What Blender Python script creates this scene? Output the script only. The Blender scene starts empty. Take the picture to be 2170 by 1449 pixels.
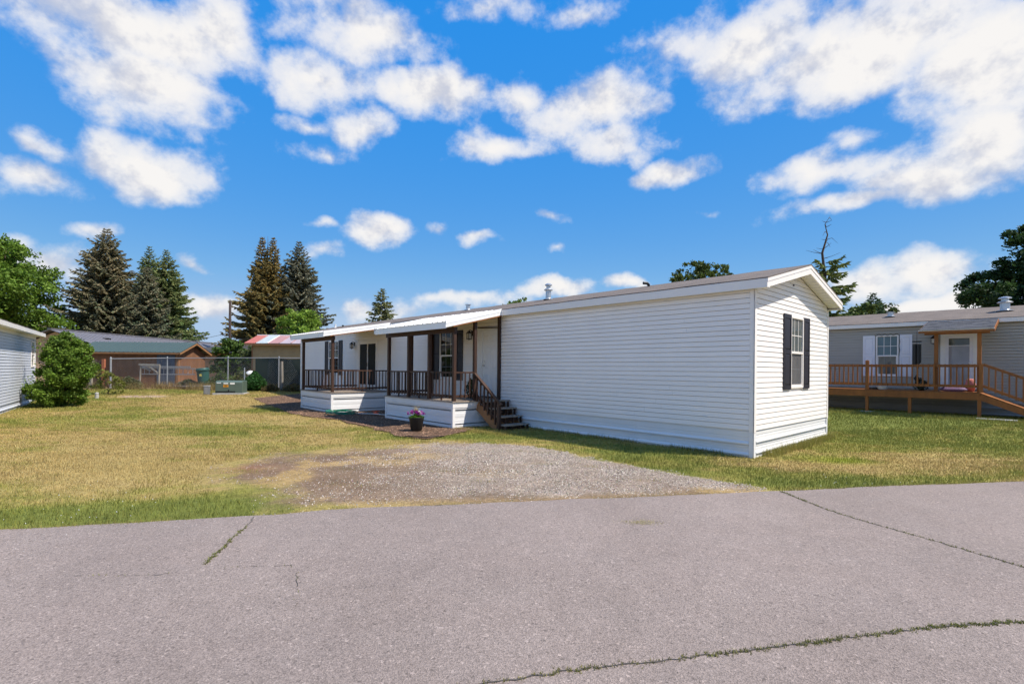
import bpy, math, random
import numpy as np
from mathutils import Vector, Matrix, Euler

R = math.radians
random.seed(7)
rng = np.random.default_rng(7)
scn = bpy.context.scene
COL = scn.collection

# ------------------------------------------------------------------ camera
cd = bpy.data.cameras.new('camera'); cam = bpy.data.objects.new('camera', cd); COL.objects.link(cam)
cd.sensor_width = 36.0; cd.sensor_fit = 'HORIZONTAL'
cd.lens = 1059.59 * 36.0 / 2170.0
cd.shift_y = (780.47 - 724.5) / 2170.0
cd.clip_start = 0.05; cd.clip_end = 3000.0
CAM_H = 1.63
cam.matrix_world = Matrix.Translation((0, 0, CAM_H)) @ Euler((R(90) + 0.0015, 0, 0)).to_matrix().to_4x4() @ Matrix.Rotation(0.0095, 4, 'Z')
scn.camera = cam

# ------------------------------------------------------------------ light
YAW = 0.7483
U = Vector((-math.sin(YAW), math.cos(YAW), 0)); V = Vector((math.cos(YAW), math.sin(YAW), 0))
CX, CY = 4.6111, 9.5278
def W(u, v, z=0.0):
    return Vector((CX, CY, z)) + U * u + V * v
SUN = (-1.85 * U + 1.1 * V + Vector((0, 0, 3.1))).normalized()
SUN_EL = math.asin(SUN.z); SUN_AZ = math.atan2(SUN.x, SUN.y)
sd = bpy.data.lights.new('sun', 'SUN'); sd.energy = 5.0; sd.angle = R(0.53); sd.color = (1.0, 0.925, 0.82)
so = bpy.data.objects.new('sun', sd); COL.objects.link(so); so.location = (20, -10, 40)
so.rotation_euler = (-SUN).to_track_quat('-Z', 'Y').to_euler()

# ------------------------------------------------------------------ sky
# cloud blobs: azimuth (clockwise from +Y), elevation, half width, half height, weight
BLOBS = [(-36.8, 28.4, 0.164, 0.05, 1), (-36.8, 24.4, 0.124, 0.055, 1.1), (-30.4, 29.9, 0.076, 0.049, 1), (-36.3, 17.7, 0.084, 0.05, 1.1), (-43.9, 15.1, 0.059, 0.028, 0.9), (-44.2, 17.6, 0.039, 0.018, 0.6), (-16.2, 33.1, 0.11, 0.054, 0.95), (-21.7, 28.3, 0.077, 0.046, 1), (-9.9, 28.8, 0.136, 0.044, 1.1), (1.1, 28.4, 0.066, 0.029, 0.6), (8.8, 27.1, 0.126, 0.048, 1.05), (11.2, 24.2, 0.091, 0.031, 0.75), (-1.9, 23.8, 0.099, 0.025, 0.8), (-17.3, 24.4, 0.049, 0.027, 0.65), (-20.7, 21.8, 0.058, 0.019, 0.5), (-22.6, 24.2, 0.045, 0.016, 0.5), (16.9, 20.3, 0.067, 0.024, 0.9), (35.6, 28.2, 0.213, 0.069, 1.25), (25.7, 30.7, 0.115, 0.057, 0.95), (43.3, 24.4, 0.102, 0.086, 1.2), (20.2, 31.5, 0.122, 0.039, 0.6), (43.4, 18.6, 0.074, 0.071, 1.1), (39.8, 16.6, 0.104, 0.04, 1.05), (32.0, 18.5, 0.111, 0.026, 0.75), (33.9, 15.6, 0.095, 0.017, 0.75), (-15.2, 14.7, 0.064, 0.031, 1.1), (39.5, 8.5, 0.073, 0.037, 1.1), (35.8, 8.3, 0.062, 0.029, 1), (40.2, 5.8, 0.105, 0.017, 1), (4.7, 13.8, 0.025, 0.014, 0.5), (3.6, 17.1, 0.034, 0.007, 0.45), (-4.7, 14.6, 0.033, 0.008, 0.4), (-20.6, 15.0, 0.034, 0.009, 0.45), (-9.0, 15.2, 0.023, 0.014, 0.35), (-43.0, 8.4, 0.061, 0.031, 0.85), (-31.2, 5.8, 0.055, 0.026, 0.85), (-33.3, 9.6, 0.027, 0.012, 0.5), (-39.3, 11.6, 0.029, 0.011, 0.55), (-17.1, 6.5, 0.039, 0.021, 0.75), (-12.6, 6.4, 0.054, 0.025, 0.75), (-4.7, 7.6, 0.102, 0.018, 0.7), (5.6, 9.0, 0.083, 0.02, 0.8), (13.4, 9.5, 0.044, 0.012, 0.7), (20.8, 16.1, 0.024, 0.008, 0.35), (-21.0, 12.3, 0.032, 0.018, 0.5), (-2.8, 35.7, 0.084, 0.019, 0.4), (7.4, 34.7, 0.054, 0.016, 0.35), (35.3, 20.3, 0.03, 0.015, 0.35), (38.8, 21.5, 0.01, 0.019, 0.35), (-23.1, 32.7, 0.041, 0.028, 0.55)]
# cumulus continued outside this field of view; unseen clouds added for neutral fill light
_r = random.Random(21)
for k in range(40):
    az = 61 + k * 6.1; BLOBS.append((az, _r.choice((8, 16, 25, 36, 50)) + _r.uniform(-4, 4), _r.uniform(.08, .2), _r.uniform(.04, .075), _r.uniform(.8, 1.15)))
for k in range(9):  # unseen overhead clouds, added to lift the ambient light
    BLOBS.append((_r.uniform(-60, 60), _r.uniform(44, 75), _r.uniform(.08, .16), _r.uniform(.05, .09), _r.uniform(.7, 1.1)))

SKY_STRENGTH = 0.105; SKY_DH, SKY_SK, SKY_S0 = -0.002, 2.0, -0.46
world = bpy.data.worlds.new('World'); scn.world = world; world.use_nodes = True
wn = world.node_tree; N = wn.nodes; Lk = wn.links; N.clear()
def nd(t, **kw):
    n = N.new(t)
    for k, v in kw.items(): setattr(n, k, v)
    return n
def mth(op, a, b=None, c=None, clamp=False):
    n = nd('ShaderNodeMath', operation=op, use_clamp=clamp)
    for i, x in enumerate((a, b, c)):
        if x is None: continue
        if isinstance(x, (int, float)): n.inputs[i].default_value = x
        else: Lk.new(x, n.inputs[i])
    return n.outputs[0]
def sstep(x, lo, hi):
    n = nd('ShaderNodeMapRange', interpolation_type='SMOOTHSTEP')
    Lk.new(x, n.inputs[0]); n.inputs[1].default_value = lo; n.inputs[2].default_value = hi
    return n.outputs[0]
tc = nd('ShaderNodeTexCoord').outputs['Generated']
sky = nd('ShaderNodeTexSky', sky_type='NISHITA'); sky.sun_disc = False
sky.sun_elevation = SUN_EL; sky.sun_rotation = SUN_AZ; sky.altitude = 900; sky.air_density = 1.0; sky.dust_density = 0.35; sky.ozone_density = 3.5
# graded like the photograph: the same blue value overall, deep and saturated high up, paler towards the horizon
sh_ = nd('ShaderNodeSeparateColor', mode='HSV'); Lk.new(sky.outputs[0], sh_.inputs[0])
hs = nd('ShaderNodeCombineColor', mode='HSV')
Lk.new(mth('MAXIMUM', mth('ADD', sh_.outputs[0], SKY_DH), .596), hs.inputs[0]); Lk.new(mth('MINIMUM', mth('MAXIMUM', mth('MULTIPLY_ADD', sh_.outputs[1], SKY_SK, SKY_S0), .48), .97), hs.inputs[1]); hs.inputs[2].default_value = .63 / SKY_STRENGTH
# warp the direction
def noise(vec, scale, detail=5, rough=.55, dist=0.0):
    n = nd('ShaderNodeTexNoise'); n.inputs['Scale'].default_value = scale; n.inputs['Detail'].default_value = detail
    n.inputs['Roughness'].default_value = rough; n.inputs['Distortion'].default_value = dist
    Lk.new(vec, n.inputs['Vector']); return n
sq = nd('ShaderNodeMapping', vector_type='POINT'); sq.inputs['Scale'].default_value = (1, 1, 1.2); Lk.new(tc, sq.inputs['Vector'])
wv = noise(sq.outputs[0], 7.0, 2, .6)
sub = nd('ShaderNodeVectorMath', operation='SUBTRACT'); Lk.new(wv.outputs['Color'], sub.inputs[0]); sub.inputs[1].default_value = (.5, .5, .5)
mad = nd('ShaderNodeVectorMath', operation='MULTIPLY_ADD'); Lk.new(sub.outputs[0], mad.inputs[0]); mad.inputs[1].default_value = (.10, .10, .075); Lk.new(tc, mad.inputs[2])
dirw = mad.outputs[0]
def field(vec):
    acc = None; v = vec
    for k, (az, el, a, b, w) in enumerate(BLOBS):
        a_, e_ = R(az), R(el); a *= 1.12; b *= 1.15
        if k and k % 5 == 0:   # chained so that the shader evaluates the blobs a few at a time
            ch = nd('ShaderNodeVectorMath', operation='MULTIPLY_ADD'); Lk.new(acc, ch.inputs[0]); ch.inputs[1].default_value = (1e-7, 1e-7, 1e-7); Lk.new(vec, ch.inputs[2]); v = ch.outputs[0]
        def dot(c):
            n = nd('ShaderNodeVectorMath', operation='DOT_PRODUCT'); Lk.new(v, n.inputs[0]); n.inputs[1].default_value = c; return n.outputs['Value']
        x = dot((math.cos(a_) / a, -math.sin(a_) / a, 0)); z = dot((-math.sin(e_) * math.sin(a_) / b, -math.sin(e_) * math.cos(a_) / b, math.cos(e_) / b))
        r_ = mth('SQRT', mth('MULTIPLY_ADD', z, z, mth('MULTIPLY', x, x)))
        val = mth('MULTIPLY_ADD', r_, -w, w)
        acc = val if acc is None else mth('SMOOTH_MAX', acc, val, .12)
    return acc
F1 = field(dirw)
fb = noise(sq.outputs[0], 13.0, 7, .60).outputs['Fac']
dens0 = mth('MULTIPLY_ADD', mth('SUBTRACT', fb, .5), 1.7, F1)
dens = sstep(dens0, -.08, .50)
core = sstep(dens0, .25, .9)
# relief: the same noise a little nearer to the sun tells lit crests from grey hollows and bellies
off = nd('ShaderNodeVectorMath', operation='ADD'); Lk.new(sq.outputs[0], off.inputs[0]); off.inputs[1].default_value = (.010, -.006, .026)
fbo = noise(off.outputs[0], 13.0, 4, .60).outputs['Fac']
lowf = noise(sq.outputs[0], 5.5, 1, .5).outputs['Fac']
belly = sstep(mth('ADD', mth('MULTIPLY', mth('SUBTRACT', fbo, fb), 3.4), mth('MULTIPLY', mth('SUBTRACT', lowf, .5), 1.6)), -.25, .75)
mixc = nd('ShaderNodeMix', data_type='RGBA'); Lk.new(mth('MULTIPLY', belly, .95), mixc.inputs[0])
CL = 1.0 / SKY_STRENGTH
mixc.inputs[6].default_value = (.745 * CL, .725 * CL, .705 * CL, 1); mixc.inputs[7].default_value = (.465 * CL, .485 * CL, .56 * CL, 1)
final = nd('ShaderNodeMix', data_type='RGBA')
Lk.new(mth('MULTIPLY', dens, mth('MULTIPLY_ADD', core, .25, .73)), final.inputs[0]); Lk.new(hs.outputs[0], final.inputs[6]); Lk.new(mixc.outputs[2], final.inputs[7])
bg = nd('ShaderNodeBackground'); bg.inputs['Strength'].default_value = SKY_STRENGTH; Lk.new(final.outputs[2], bg.inputs['Color'])
wo = nd('ShaderNodeOutputWorld'); Lk.new(bg.outputs[0], wo.inputs['Surface'])
world.cycles.sampling_method = 'MANUAL'; world.cycles.sample_map_resolution = 512

vs = scn.view_settings
vs.view_transform = 'Standard'; vs.look = 'None'; vs.exposure = 0.36; vs.gamma = 1.0; vs.use_curve_mapping = False
scn.cycles.max_bounces = 6; scn.cycles.diffuse_bounces = 3; scn.cycles.glossy_bounces = 3; scn.cycles.transparent_max_bounces = 8
scn.cycles.use_denoising = True; scn.cycles.use_adaptive_sampling = True; scn.cycles.adaptive_threshold = .025

# ------------------------------------------------------------------ materials
MATS = {}
def mat(name, color, rough=.6, nscale=6.0, namt=.12, bump=0.0, bscale=60.0, metal=0.0, spec=.4, stretch=(1, 1, 1), rnd=0.0, attr=None, fine=0.0):
    m = bpy.data.materials.new(name); m.use_nodes = True; t = m.node_tree; n = t.nodes; l = t.links
    b = n['Principled BSDF']; b.inputs['Roughness'].default_value = rough; b.inputs['Metallic'].default_value = metal
    b.inputs['Specular IOR Level'].default_value = spec
    co = n.new('ShaderNodeTexCoord'); mp = n.new('ShaderNodeMapping'); mp.inputs['Scale'].default_value = stretch
    l.new(co.outputs['Object'], mp.inputs['Vector'])
    nz = n.new('ShaderNodeTexNoise'); nz.inputs['Scale'].default_value = nscale; nz.inputs['Detail'].default_value = 6; nz.inputs['Roughness'].default_value = .62
    l.new(mp.outputs[0], nz.inputs['Vector'])
    if attr:
        ca = n.new('ShaderNodeAttribute'); ca.attribute_name = attr; base = ca.outputs['Color']
    else:
        rgb = n.new('ShaderNodeRGB'); rgb.outputs[0].default_value = (*color, 1); base = rgb.outputs[0]
    mr = n.new('ShaderNodeMapRange'); mr.inputs[1].default_value = .25; mr.inputs[2].default_value = .75
    mr.inputs[3].default_value = 1 - namt; mr.inputs[4].default_value = 1 + namt; l.new(nz.outputs['Fac'], mr.inputs[0])
    fac = mr.outputs[0]
    if fine:
        nf = n.new('ShaderNodeTexNoise'); nf.inputs['Scale'].default_value = bscale; nf.inputs['Detail'].default_value = 3; l.new(co.outputs['Object'], nf.inputs['Vector'])
        m2 = n.new('ShaderNodeMapRange'); m2.inputs[1].default_value = .3; m2.inputs[2].default_value = .7; m2.inputs[3].default_value = 1 - fine; m2.inputs[4].default_value = 1 + fine
        l.new(nf.outputs['Fac'], m2.inputs[0]); mm = n.new('ShaderNodeMath'); mm.operation = 'MULTIPLY'; l.new(fac, mm.inputs[0]); l.new(m2.outputs[0], mm.inputs[1]); fac = mm.outputs[0]
    if rnd:
        oi = n.new('ShaderNodeObjectInfo'); m3 = n.new('ShaderNodeMapRange'); m3.inputs[3].default_value = 1 - rnd; m3.inputs[4].default_value = 1 + rnd
        l.new(oi.outputs['Random'], m3.inputs[0]); mm = n.new('ShaderNodeMath'); mm.operation = 'MULTIPLY'; l.new(fac, mm.inputs[0]); l.new(m3.outputs[0], mm.inputs[1]); fac = mm.outputs[0]
    vm = n.new('ShaderNodeVectorMath'); vm.operation = 'SCALE'; l.new(base, vm.inputs[0]); l.new(fac, vm.inputs['Scale'])
    l.new(vm.outputs[0], b.inputs['Base Color'])
    if bump:
        nb = n.new('ShaderNodeTexNoise'); nb.inputs['Scale'].default_value = bscale; nb.inputs['Detail'].default_value = 4; l.new(mp.outputs[0], nb.inputs['Vector'])
        bp = n.new('ShaderNodeBump'); bp.inputs['Strength'].default_value = bump; bp.inputs['Distance'].default_value = .01; l.new(nb.outputs['Fac'], bp.inputs['Height']); l.new(bp.outputs[0], b.inputs['Normal'])
    MATS[name] = m
    return m

def leafmat(name, trans=.3, rough=.6):
    m = bpy.data.materials.new(name); m.use_nodes = True; t = m.node_tree; n = t.nodes; l = t.links; n.clear()
    ca = n.new('ShaderNodeAttribute'); ca.attribute_name = 'Col'
    d = n.new('ShaderNodeBsdfPrincipled'); d.inputs['Roughness'].default_value = rough; d.inputs['Specular IOR Level'].default_value = .25; l.new(ca.outputs['Color'], d.inputs['Base Color'])
    tr = n.new('ShaderNodeBsdfTranslucent'); l.new(ca.outputs['Color'], tr.inputs['Color'])
    mx = n.new('ShaderNodeMixShader'); mx.inputs[0].default_value = trans; l.new(d.outputs[0], mx.inputs[1]); l.new(tr.outputs[0], mx.inputs[2])
    o = n.new('ShaderNodeOutputMaterial'); l.new(mx.outputs[0], o.inputs['Surface'])
    MATS[name] = m; return m

mat('vinyl', (.87, .815, .765), .42, 1.2, .035, rnd=.012)
mat('vinyl_trim', (.83, .78, .735), .4, 2, .03)
mat('skirt', (.74, .735, .735), .4, 1.5, .04)
mat('white_wood', (.79, .77, .75), .5, 3, .04)
mat('soffit', (.74, .72, .68), .5, 3, .03)
mat('white_metal', (.84, .84, .84), .35, 2, .03, spec=.5)
mat('brown_wood', (.058, .027, .016), .55, 9, .35, bump=.25, bscale=40, stretch=(1, 1, .25), rnd=.22)
mat('deck_wood', (.30, .24, .19), .75, 7, .25, bump=.3, bscale=50, rnd=.12)
mat('cedar', (.27, .092, .016), .55, 7, .28, bump=.2, bscale=40, stretch=(1, 1, .3), rnd=.15)
mat('tan_ply', (.52, .37, .22), .7, 4, .12)
mat('shingle', (.150, .122, .104), .9, 2.2, .22, bump=.7, bscale=45, fine=.25)
mat('shingle_grey', (.125, .125, .132), .9, 3, .3, bump=.7, bscale=40, fine=.35)
mat('shutter_black', (.022, .020, .028), .45, 5, .1)
mat('black_metal', (.012, .012, .013), .4, 5, .1)
mat('galv', (.55, .57, .59), .38, 8, .15, metal=.75)
mat('steel_grey', (.25, .26, .27), .5, 8, .15, metal=.4)
mat('fence_metal', (.34, .35, .36), .5, 8, .15, metal=.3)
mat('alu', (.36, .36, .37), .42, 6, .12, metal=.5)
mat('chrome', (.6, .58, .54), .25, 6, .05, metal=.9)
mat('grey_siding', (.37, .35, .31), .5, 1.3, .05, rnd=.015)
mat('grey_skirt', (.25, .25, .24), .55, 2, .08)
mat('blue_siding', (.58, .61, .68), .5, 1.0, .06, rnd=.03)
mat('shutter_white', (.74, .74, .79), .45, 4, .04)
mat('door_white', (.78, .775, .765), .4, 3, .03)
mat('asphalt_dark', (.075, .066, .06), .95, 12, .3)
mat('rust_wood', (.185, .088, .044), .75, 3.5, .3, bump=.2, bscale=18, stretch=(1, 1, .4))
mat('dark_wood', (.10, .065, .048), .8, 5, .35, bump=.3, bscale=30, stretch=(1, 1, .2), rnd=.3)
mat('grey_wood', (.28, .25, .21), .85, 6, .35, bump=.3, bscale=30, stretch=(1, 1, .3), rnd=.2)
mat('red_wood', (.36, .12, .06), .8, 6, .25, stretch=(1, 1, .3))
mat('green_metal', (.052, .080, .068), .45, 3, .1, spec=.5)
mat('grey_metal_roof', (.17, .165, .185), .45, 2, .1, spec=.5)
mat('slate_panel', (.10, .115, .15), .5, 4, .12)
mat('tan_wall', (.38, .275, .14), .75, 2.5, .14, bump=.1)
mat('brown_trim', (.30, .15, .065), .65, 5, .2)
mat('red_metal', (.45, .13, .09), .45, 4, .15)
mat('pink_metal', (.40, .22, .21), .5, 4, .15)
mat('pale_metal', (.42, .47, .48), .45, 4, .15)
mat('lilac_metal', (.40, .33, .36), .45, 4, .15)
mat('transformer_green', (.085, .12, .095), .45, 3, .08, spec=.5)
mat('sticker_white', (.75, .75, .72), .5, 9, .05)
mat('sticker_orange', (.62, .27, .02), .5, 9, .05)
mat('sticker_yellow', (.70, .55, .10), .5, 9, .05)
mat('barrel_green', (.022, .085, .068), .4, 4, .1, spec=.5)
mat('concrete', (.40, .39, .37), .9, 6, .2, bump=.2)
mat('pot_black', (.014, .014, .014), .5, 6, .15)
mat('hose_green', (.012, .20, .12), .35, 6, .12, spec=.5)
mat('orange_plastic', (.75, .10, .03), .4, 6, .05)
mat('bark', (.075, .052, .038), .9, 8, .3, bump=.6, bscale=30, stretch=(1, 1, .3))
mat('pole_wood', (.040, .027, .024), .85, 5, .3, stretch=(1, 1, .15))
mat('wire', (.03, .03, .032), .6, 5, .05)
mat('dark_eave', (.055, .05, .045), .7, 5, .1)
mat('peach_wall', (.50, .34, .22), .8, 3, .1)
mat('plum', (.12, .03, .07), .6, 5, .1)
mat('white_plastic', (.72, .72, .70), .4, 5, .05)
mat('purple_fabric', (.16, .10, .20), .7, 30, .5)
mat('coral_fabric', (.62, .20, .16), .7, 30, .3)
mat('soil', (.05, .035, .025), .95, 20, .3)
mat('lamp_glass', (.55, .55, .52), .15, 5, .05, spec=.6)
mat('chip', (.2, .1, .05), .9, 20, .2, attr='Col')
mat('stone', (.3, .3, .3), .9, 30, .15, attr='Col')
mat('straw_bits', (.45, .34, .12), .9, 30, .2)
leafmat('leaf', .30); leafmat('needle', .30, .75); leafmat('grass', .25, .75); leafmat('petal', .25)

def glassmat(name, color, rough=.04, spec=.55, tint=None):
    m = bpy.data.materials.new(name); m.use_nodes = True; b = m.node_tree.nodes['Principled BSDF']
    n = m.node_tree.nodes; l = m.node_tree.links
    co = n.new('ShaderNodeTexCoord'); nz = n.new('ShaderNodeTexNoise'); nz.inputs['Scale'].default_value = 2.2; nz.inputs['Detail'].default_value = 2
    l.new(co.outputs['Object'], nz.inputs['Vector'])
    rp = n.new('ShaderNodeMix'); rp.data_type = 'RGBA'; l.new(nz.outputs['Fac'], rp.inputs[0])
    rp.inputs[6].default_value = (*[c * .6 for c in color], 1); rp.inputs[7].default_value = (*[c * 1.4 for c in color], 1)
    l.new(rp.outputs[2], b.inputs['Base Color'])
    b.inputs['Roughness'].default_value = rough; b.inputs['Specular IOR Level'].default_value = spec
    bp = n.new('ShaderNodeBump'); bp.inputs['Strength'].default_value = .03; bp.inputs['Distance'].default_value = .02; l.new(nz.outputs['Fac'], bp.inputs['Height']); l.new(bp.outputs[0], b.inputs['Normal'])
    MATS[name] = m
glassmat('glass_dark', (.010, .012, .012), .05, .32); glassmat('screen_dark', (.016, .017, .016), .6, .15); glassmat('glass_grey', (.10, .115, .11)); glassmat('screen', (.11, .105, .105), .5, .3); glassmat('glass_teal', (.13, .20, .22), .15, .3); glassmat('glass_pale', (.30, .30, .33))

def sheetmat(name, color, alpha):
    m = bpy.data.materials.new(name); m.use_nodes = True; t = m.node_tree; n = t.nodes; l = t.links
    b = n['Principled BSDF']; b.inputs['Base Color'].default_value = (*color, 1); b.inputs['Roughness'].default_value = .8
    tr = n.new('ShaderNodeBsdfTransparent'); mx = n.new('ShaderNodeMixShader'); mx.inputs[0].default_value = alpha
    l.new(tr.outputs[0], mx.inputs[1]); l.new(b.outputs[0], mx.inputs[2]); l.new(mx.outputs[0], n['Material Output'].inputs['Surface'])
    MATS[name] = m
sheetmat('privacy_mesh', (.030, .045, .038), .86)

def asphalt():
    m = bpy.data.materials.new('asphalt'); m.use_nodes = True; t = m.node_tree; n = t.nodes; l = t.links; b = n['Principled BSDF']
    co = n.new('ShaderNodeTexCoord').outputs['Object']
    def nz(s, d=4, r=.6):
        x = n.new('ShaderNodeTexNoise'); x.inputs['Scale'].default_value = s; x.inputs['Detail'].default_value = d; x.inputs['Roughness'].default_value = r; l.new(co, x.inputs['Vector']); return x.outputs['Fac']
    def rng_(x, a, b_, lo, hi):
        y = n.new('ShaderNodeMapRange'); y.inputs[1].default_value = a; y.inputs[2].default_value = b_; y.inputs[3].default_value = lo; y.inputs[4].default_value = hi; l.new(x, y.inputs[0]); return y.outputs[0]
    def mul(a, b_):
        y = n.new('ShaderNodeMath'); y.operation = 'MULTIPLY'; l.new(a, y.inputs[0]); l.new(b_, y.inputs[1]); return y.outputs[0]
    vor = n.new('ShaderNodeTexVoronoi'); vor.inputs['Scale'].default_value = 130; l.new(co, vor.inputs['Vector'])
    sp = n.new('ShaderNodeSeparateColor'); l.new(vor.outputs['Color'], sp.inputs[0])
    agg = rng_(sp.outputs[0], 0, 1, .72, 1.28)
    vor2 = n.new('ShaderNodeTexVoronoi'); vor2.inputs['Scale'].default_value = 62; l.new(co, vor2.inputs['Vector'])
    sp2 = n.new('ShaderNodeSeparateColor'); l.new(vor2.outputs['Color'], sp2.inputs[0])
    chips = rng_(sp2.outputs[1], .92, 1.0, 1.0, 1.45)
    pits = rng_(sp2.outputs[2], .0, .10, .62, 1.0)
    big = mul(rng_(nz(.55, 5), .3, .7, .90, 1.10), rng_(nz(.16, 4), .35, .65, .90, 1.08))
    mid = rng_(nz(4.5, 5, .7), .3, .7, .94, 1.06)
    fac = mul(mul(mul(agg, chips), mul(big, mid)), pits)
    tint = n.new('ShaderNodeMix'); tint.data_type = 'RGBA'; l.new(nz(1.3, 3), tint.inputs[0])
    tint.inputs[6].default_value = (.248, .197, .172, 1); tint.inputs[7].default_value = (.238, .198, .178, 1)
    vm = n.new('ShaderNodeVectorMath'); vm.operation = 'SCALE'; l.new(tint.outputs[2], vm.inputs[0]); l.new(fac, vm.inputs['Scale']); l.new(vm.outputs[0], b.inputs['Base Color'])
    b.inputs['Roughness'].default_value = .88; b.inputs['Specular IOR Level'].default_value = .3
    bp = n.new('ShaderNodeBump'); bp.inputs['Strength'].default_value = .55; bp.inputs['Distance'].default_value = .006; l.new(vor.outputs['Distance'], bp.inputs['Height']); l.new(bp.outputs[0], b.inputs['Normal'])
    MATS['asphalt'] = m
asphalt()

def groundmat(name, amp, scale):
    m = bpy.data.materials.new(name); m.use_nodes = True; t = m.node_tree; n = t.nodes; l = t.links; b = n['Principled BSDF']
    ca = n.new('ShaderNodeAttribute'); ca.attribute_name = 'Col'
    co = n.new('ShaderNodeTexCoord').outputs['Object']
    fac = None
    for s, a in ((scale, amp), (scale * .22, amp * .8), (scale * .03, amp * .5)):
        x = n.new('ShaderNodeTexNoise'); x.inputs['Scale'].default_value = s; x.inputs['Detail'].default_value = 4; x.inputs['Roughness'].default_value = .7; l.new(co, x.inputs['Vector'])
        y = n.new('ShaderNodeMapRange'); y.inputs[1].default_value = .28; y.inputs[2].default_value = .72; y.inputs[3].default_value = 1 - a; y.inputs[4].default_value = 1 + a; l.new(x.outputs['Fac'], y.inputs[0])
        if fac is None: fac = y.outputs[0]
        else:
            z = n.new('ShaderNodeMath'); z.operation = 'MULTIPLY'; l.new(fac, z.inputs[0]); l.new(y.outputs[0], z.inputs[1]); fac = z.outputs[0]
    vm = n.new('ShaderNodeVectorMath'); vm.operation = 'SCALE'; l.new(ca.outputs['Color'], vm.inputs[0]); l.new(fac, vm.inputs['Scale']); l.new(vm.outputs[0], b.inputs['Base Color'])
    b.inputs['Roughness'].default_value = .95; b.inputs['Specular IOR Level'].default_value = .15
    bp = n.new('ShaderNodeBump'); bp.inputs['Strength'].default_value = .6; bp.inputs['Distance'].default_value = .02; l.new(fac, bp.inputs['Height']); l.new(bp.outputs[0], b.inputs['Normal'])
    MATS[name] = m
groundmat('lawn', .35, 45); groundmat('gravel', .45, 60); groundmat('mulch', .5, 55)

# ------------------------------------------------------------------ mesh helpers
class MB:
    def __init__(s, xf=None): s.v = []; s.f = []; s.xf = xf
    def add(s, vs, fs):
        o = len(s.v); s.v += [tuple(s.xf(*p)) if s.xf else tuple(p) for p in vs]; s.f += [tuple(i + o for i in f) for f in fs]; return s
    def box(s, x0, x1, y0, y1, z0, z1):
        return s.add([(x0, y0, z0), (x1, y0, z0), (x1, y1, z0), (x0, y1, z0), (x0, y0, z1), (x1, y0, z1), (x1, y1, z1), (x0, y1, z1)],
                     [(0, 3, 2, 1), (4, 5, 6, 7), (0, 1, 5, 4), (1, 2, 6, 5), (2, 3, 7, 6), (3, 0, 4, 7)])
    def beam(s, p, q, w, h, up=(0, 0, 1)):
        p, q = Vector(p), Vector(q); d = (q - p).normalized(); up = Vector(up)
        if abs(d.dot(up)) > .98: up = Vector((0, 1, 0))
        sd_ = d.cross(up).normalized(); u2 = sd_.cross(d).normalized()
        vs = []
        for c in (p, q):
            for a, b in ((-1, -1), (1, -1), (1, 1), (-1, 1)): vs.append(c + sd_ * (a * w / 2) + u2 * (b * h / 2))
        return s.add(vs, [(0, 1, 2, 3), (7, 6, 5, 4), (0, 4, 5, 1), (1, 5, 6, 2), (2, 6, 7, 3), (3, 7, 4, 0)])
    def tube(s, pts, r, n=8, caps=True):
        pts = [Vector(p) for p in pts]; rs = r if isinstance(r, (list, tuple)) else [r] * len(pts)
        vs = []; fs = []
        prev = None
        for i, p in enumerate(pts):
            d = (pts[min(i + 1, len(pts) - 1)] - pts[max(i - 1, 0)]).normalized()
            a = d.orthogonal().normalized() if prev is None else (prev - d * prev.dot(d)).normalized()
            prev = a; b = d.cross(a)
            for k in range(n):
                t = 2 * math.pi * k / n; vs.append(p + (a * math.cos(t) + b * math.sin(t)) * rs[i])
        for i in range(len(pts) - 1):
            for k in range(n): fs.append((i * n + k, i * n + (k + 1) % n, (i + 1) * n + (k + 1) % n, (i + 1) * n + k))
        if caps: fs.append(tuple(range(n - 1, -1, -1))); fs.append(tuple((len(pts) - 1) * n + k for k in range(n)))
        return s.add(vs, fs)
    def lathe(s, prof, c=(0, 0, 0), n=16):
        vs = []; fs = []
        for r_, z in prof:
            for k in range(n): t = 2 * math.pi * k / n; vs.append((c[0] + r_ * math.cos(t), c[1] + r_ * math.sin(t), c[2] + z))
        for i in range(len(prof) - 1):
            for k in range(n): fs.append((i * n + k, i * n + (k + 1) % n, (i + 1) * n + (k + 1) % n, (i + 1) * n + k))
        fs.append(tuple(range(n - 1, -1, -1))); fs.append(tuple((len(prof) - 1) * n + k for k in range(n)))
        return s.add(vs, fs)
    def prism(s, prof, x0, x1):
        n = len(prof); vs = [(x0, a, b) for a, b in prof] + [(x1, a, b) for a, b in prof]
        return s.add(vs, [tuple(range(n)), tuple(range(2 * n - 1, n - 1, -1))] + [(i, (i + 1) % n, n + (i + 1) % n, n + i) for i in range(n)])
    def build(s, name, m, parent=None, smooth=False, bevel=0):
        me = bpy.data.meshes.new(name); me.from_pydata([tuple(p) for p in s.v], [], s.f); me.update()
        me.materials.append(MATS[m])
        if smooth: me.polygons.foreach_set('use_smooth', [True] * len(me.polygons))
        o = bpy.data.objects.new(name, me); COL.objects.link(o)
        if parent: o.parent = parent
        if bevel:
            b = o.modifiers.new('bevel', 'BEVEL'); b.width = bevel; b.segments = 2; b.limit_method = 'ANGLE'
        return o
def tag(o, label, cat, group=None, kind=None):
    if label: o['label'] = label
    if cat: o['category'] = cat
    if group: o['group'] = group
    if kind: o['kind'] = kind
    return o
def thing(name, label, cat, loc=(0, 0, 0), rz=0.0, group=None):
    o = bpy.data.objects.new(name, None); COL.objects.link(o); o.location = loc; o.rotation_euler = (0, 0, rz)
    o.empty_display_size = .2
    return tag(o, label, cat, group)
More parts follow.
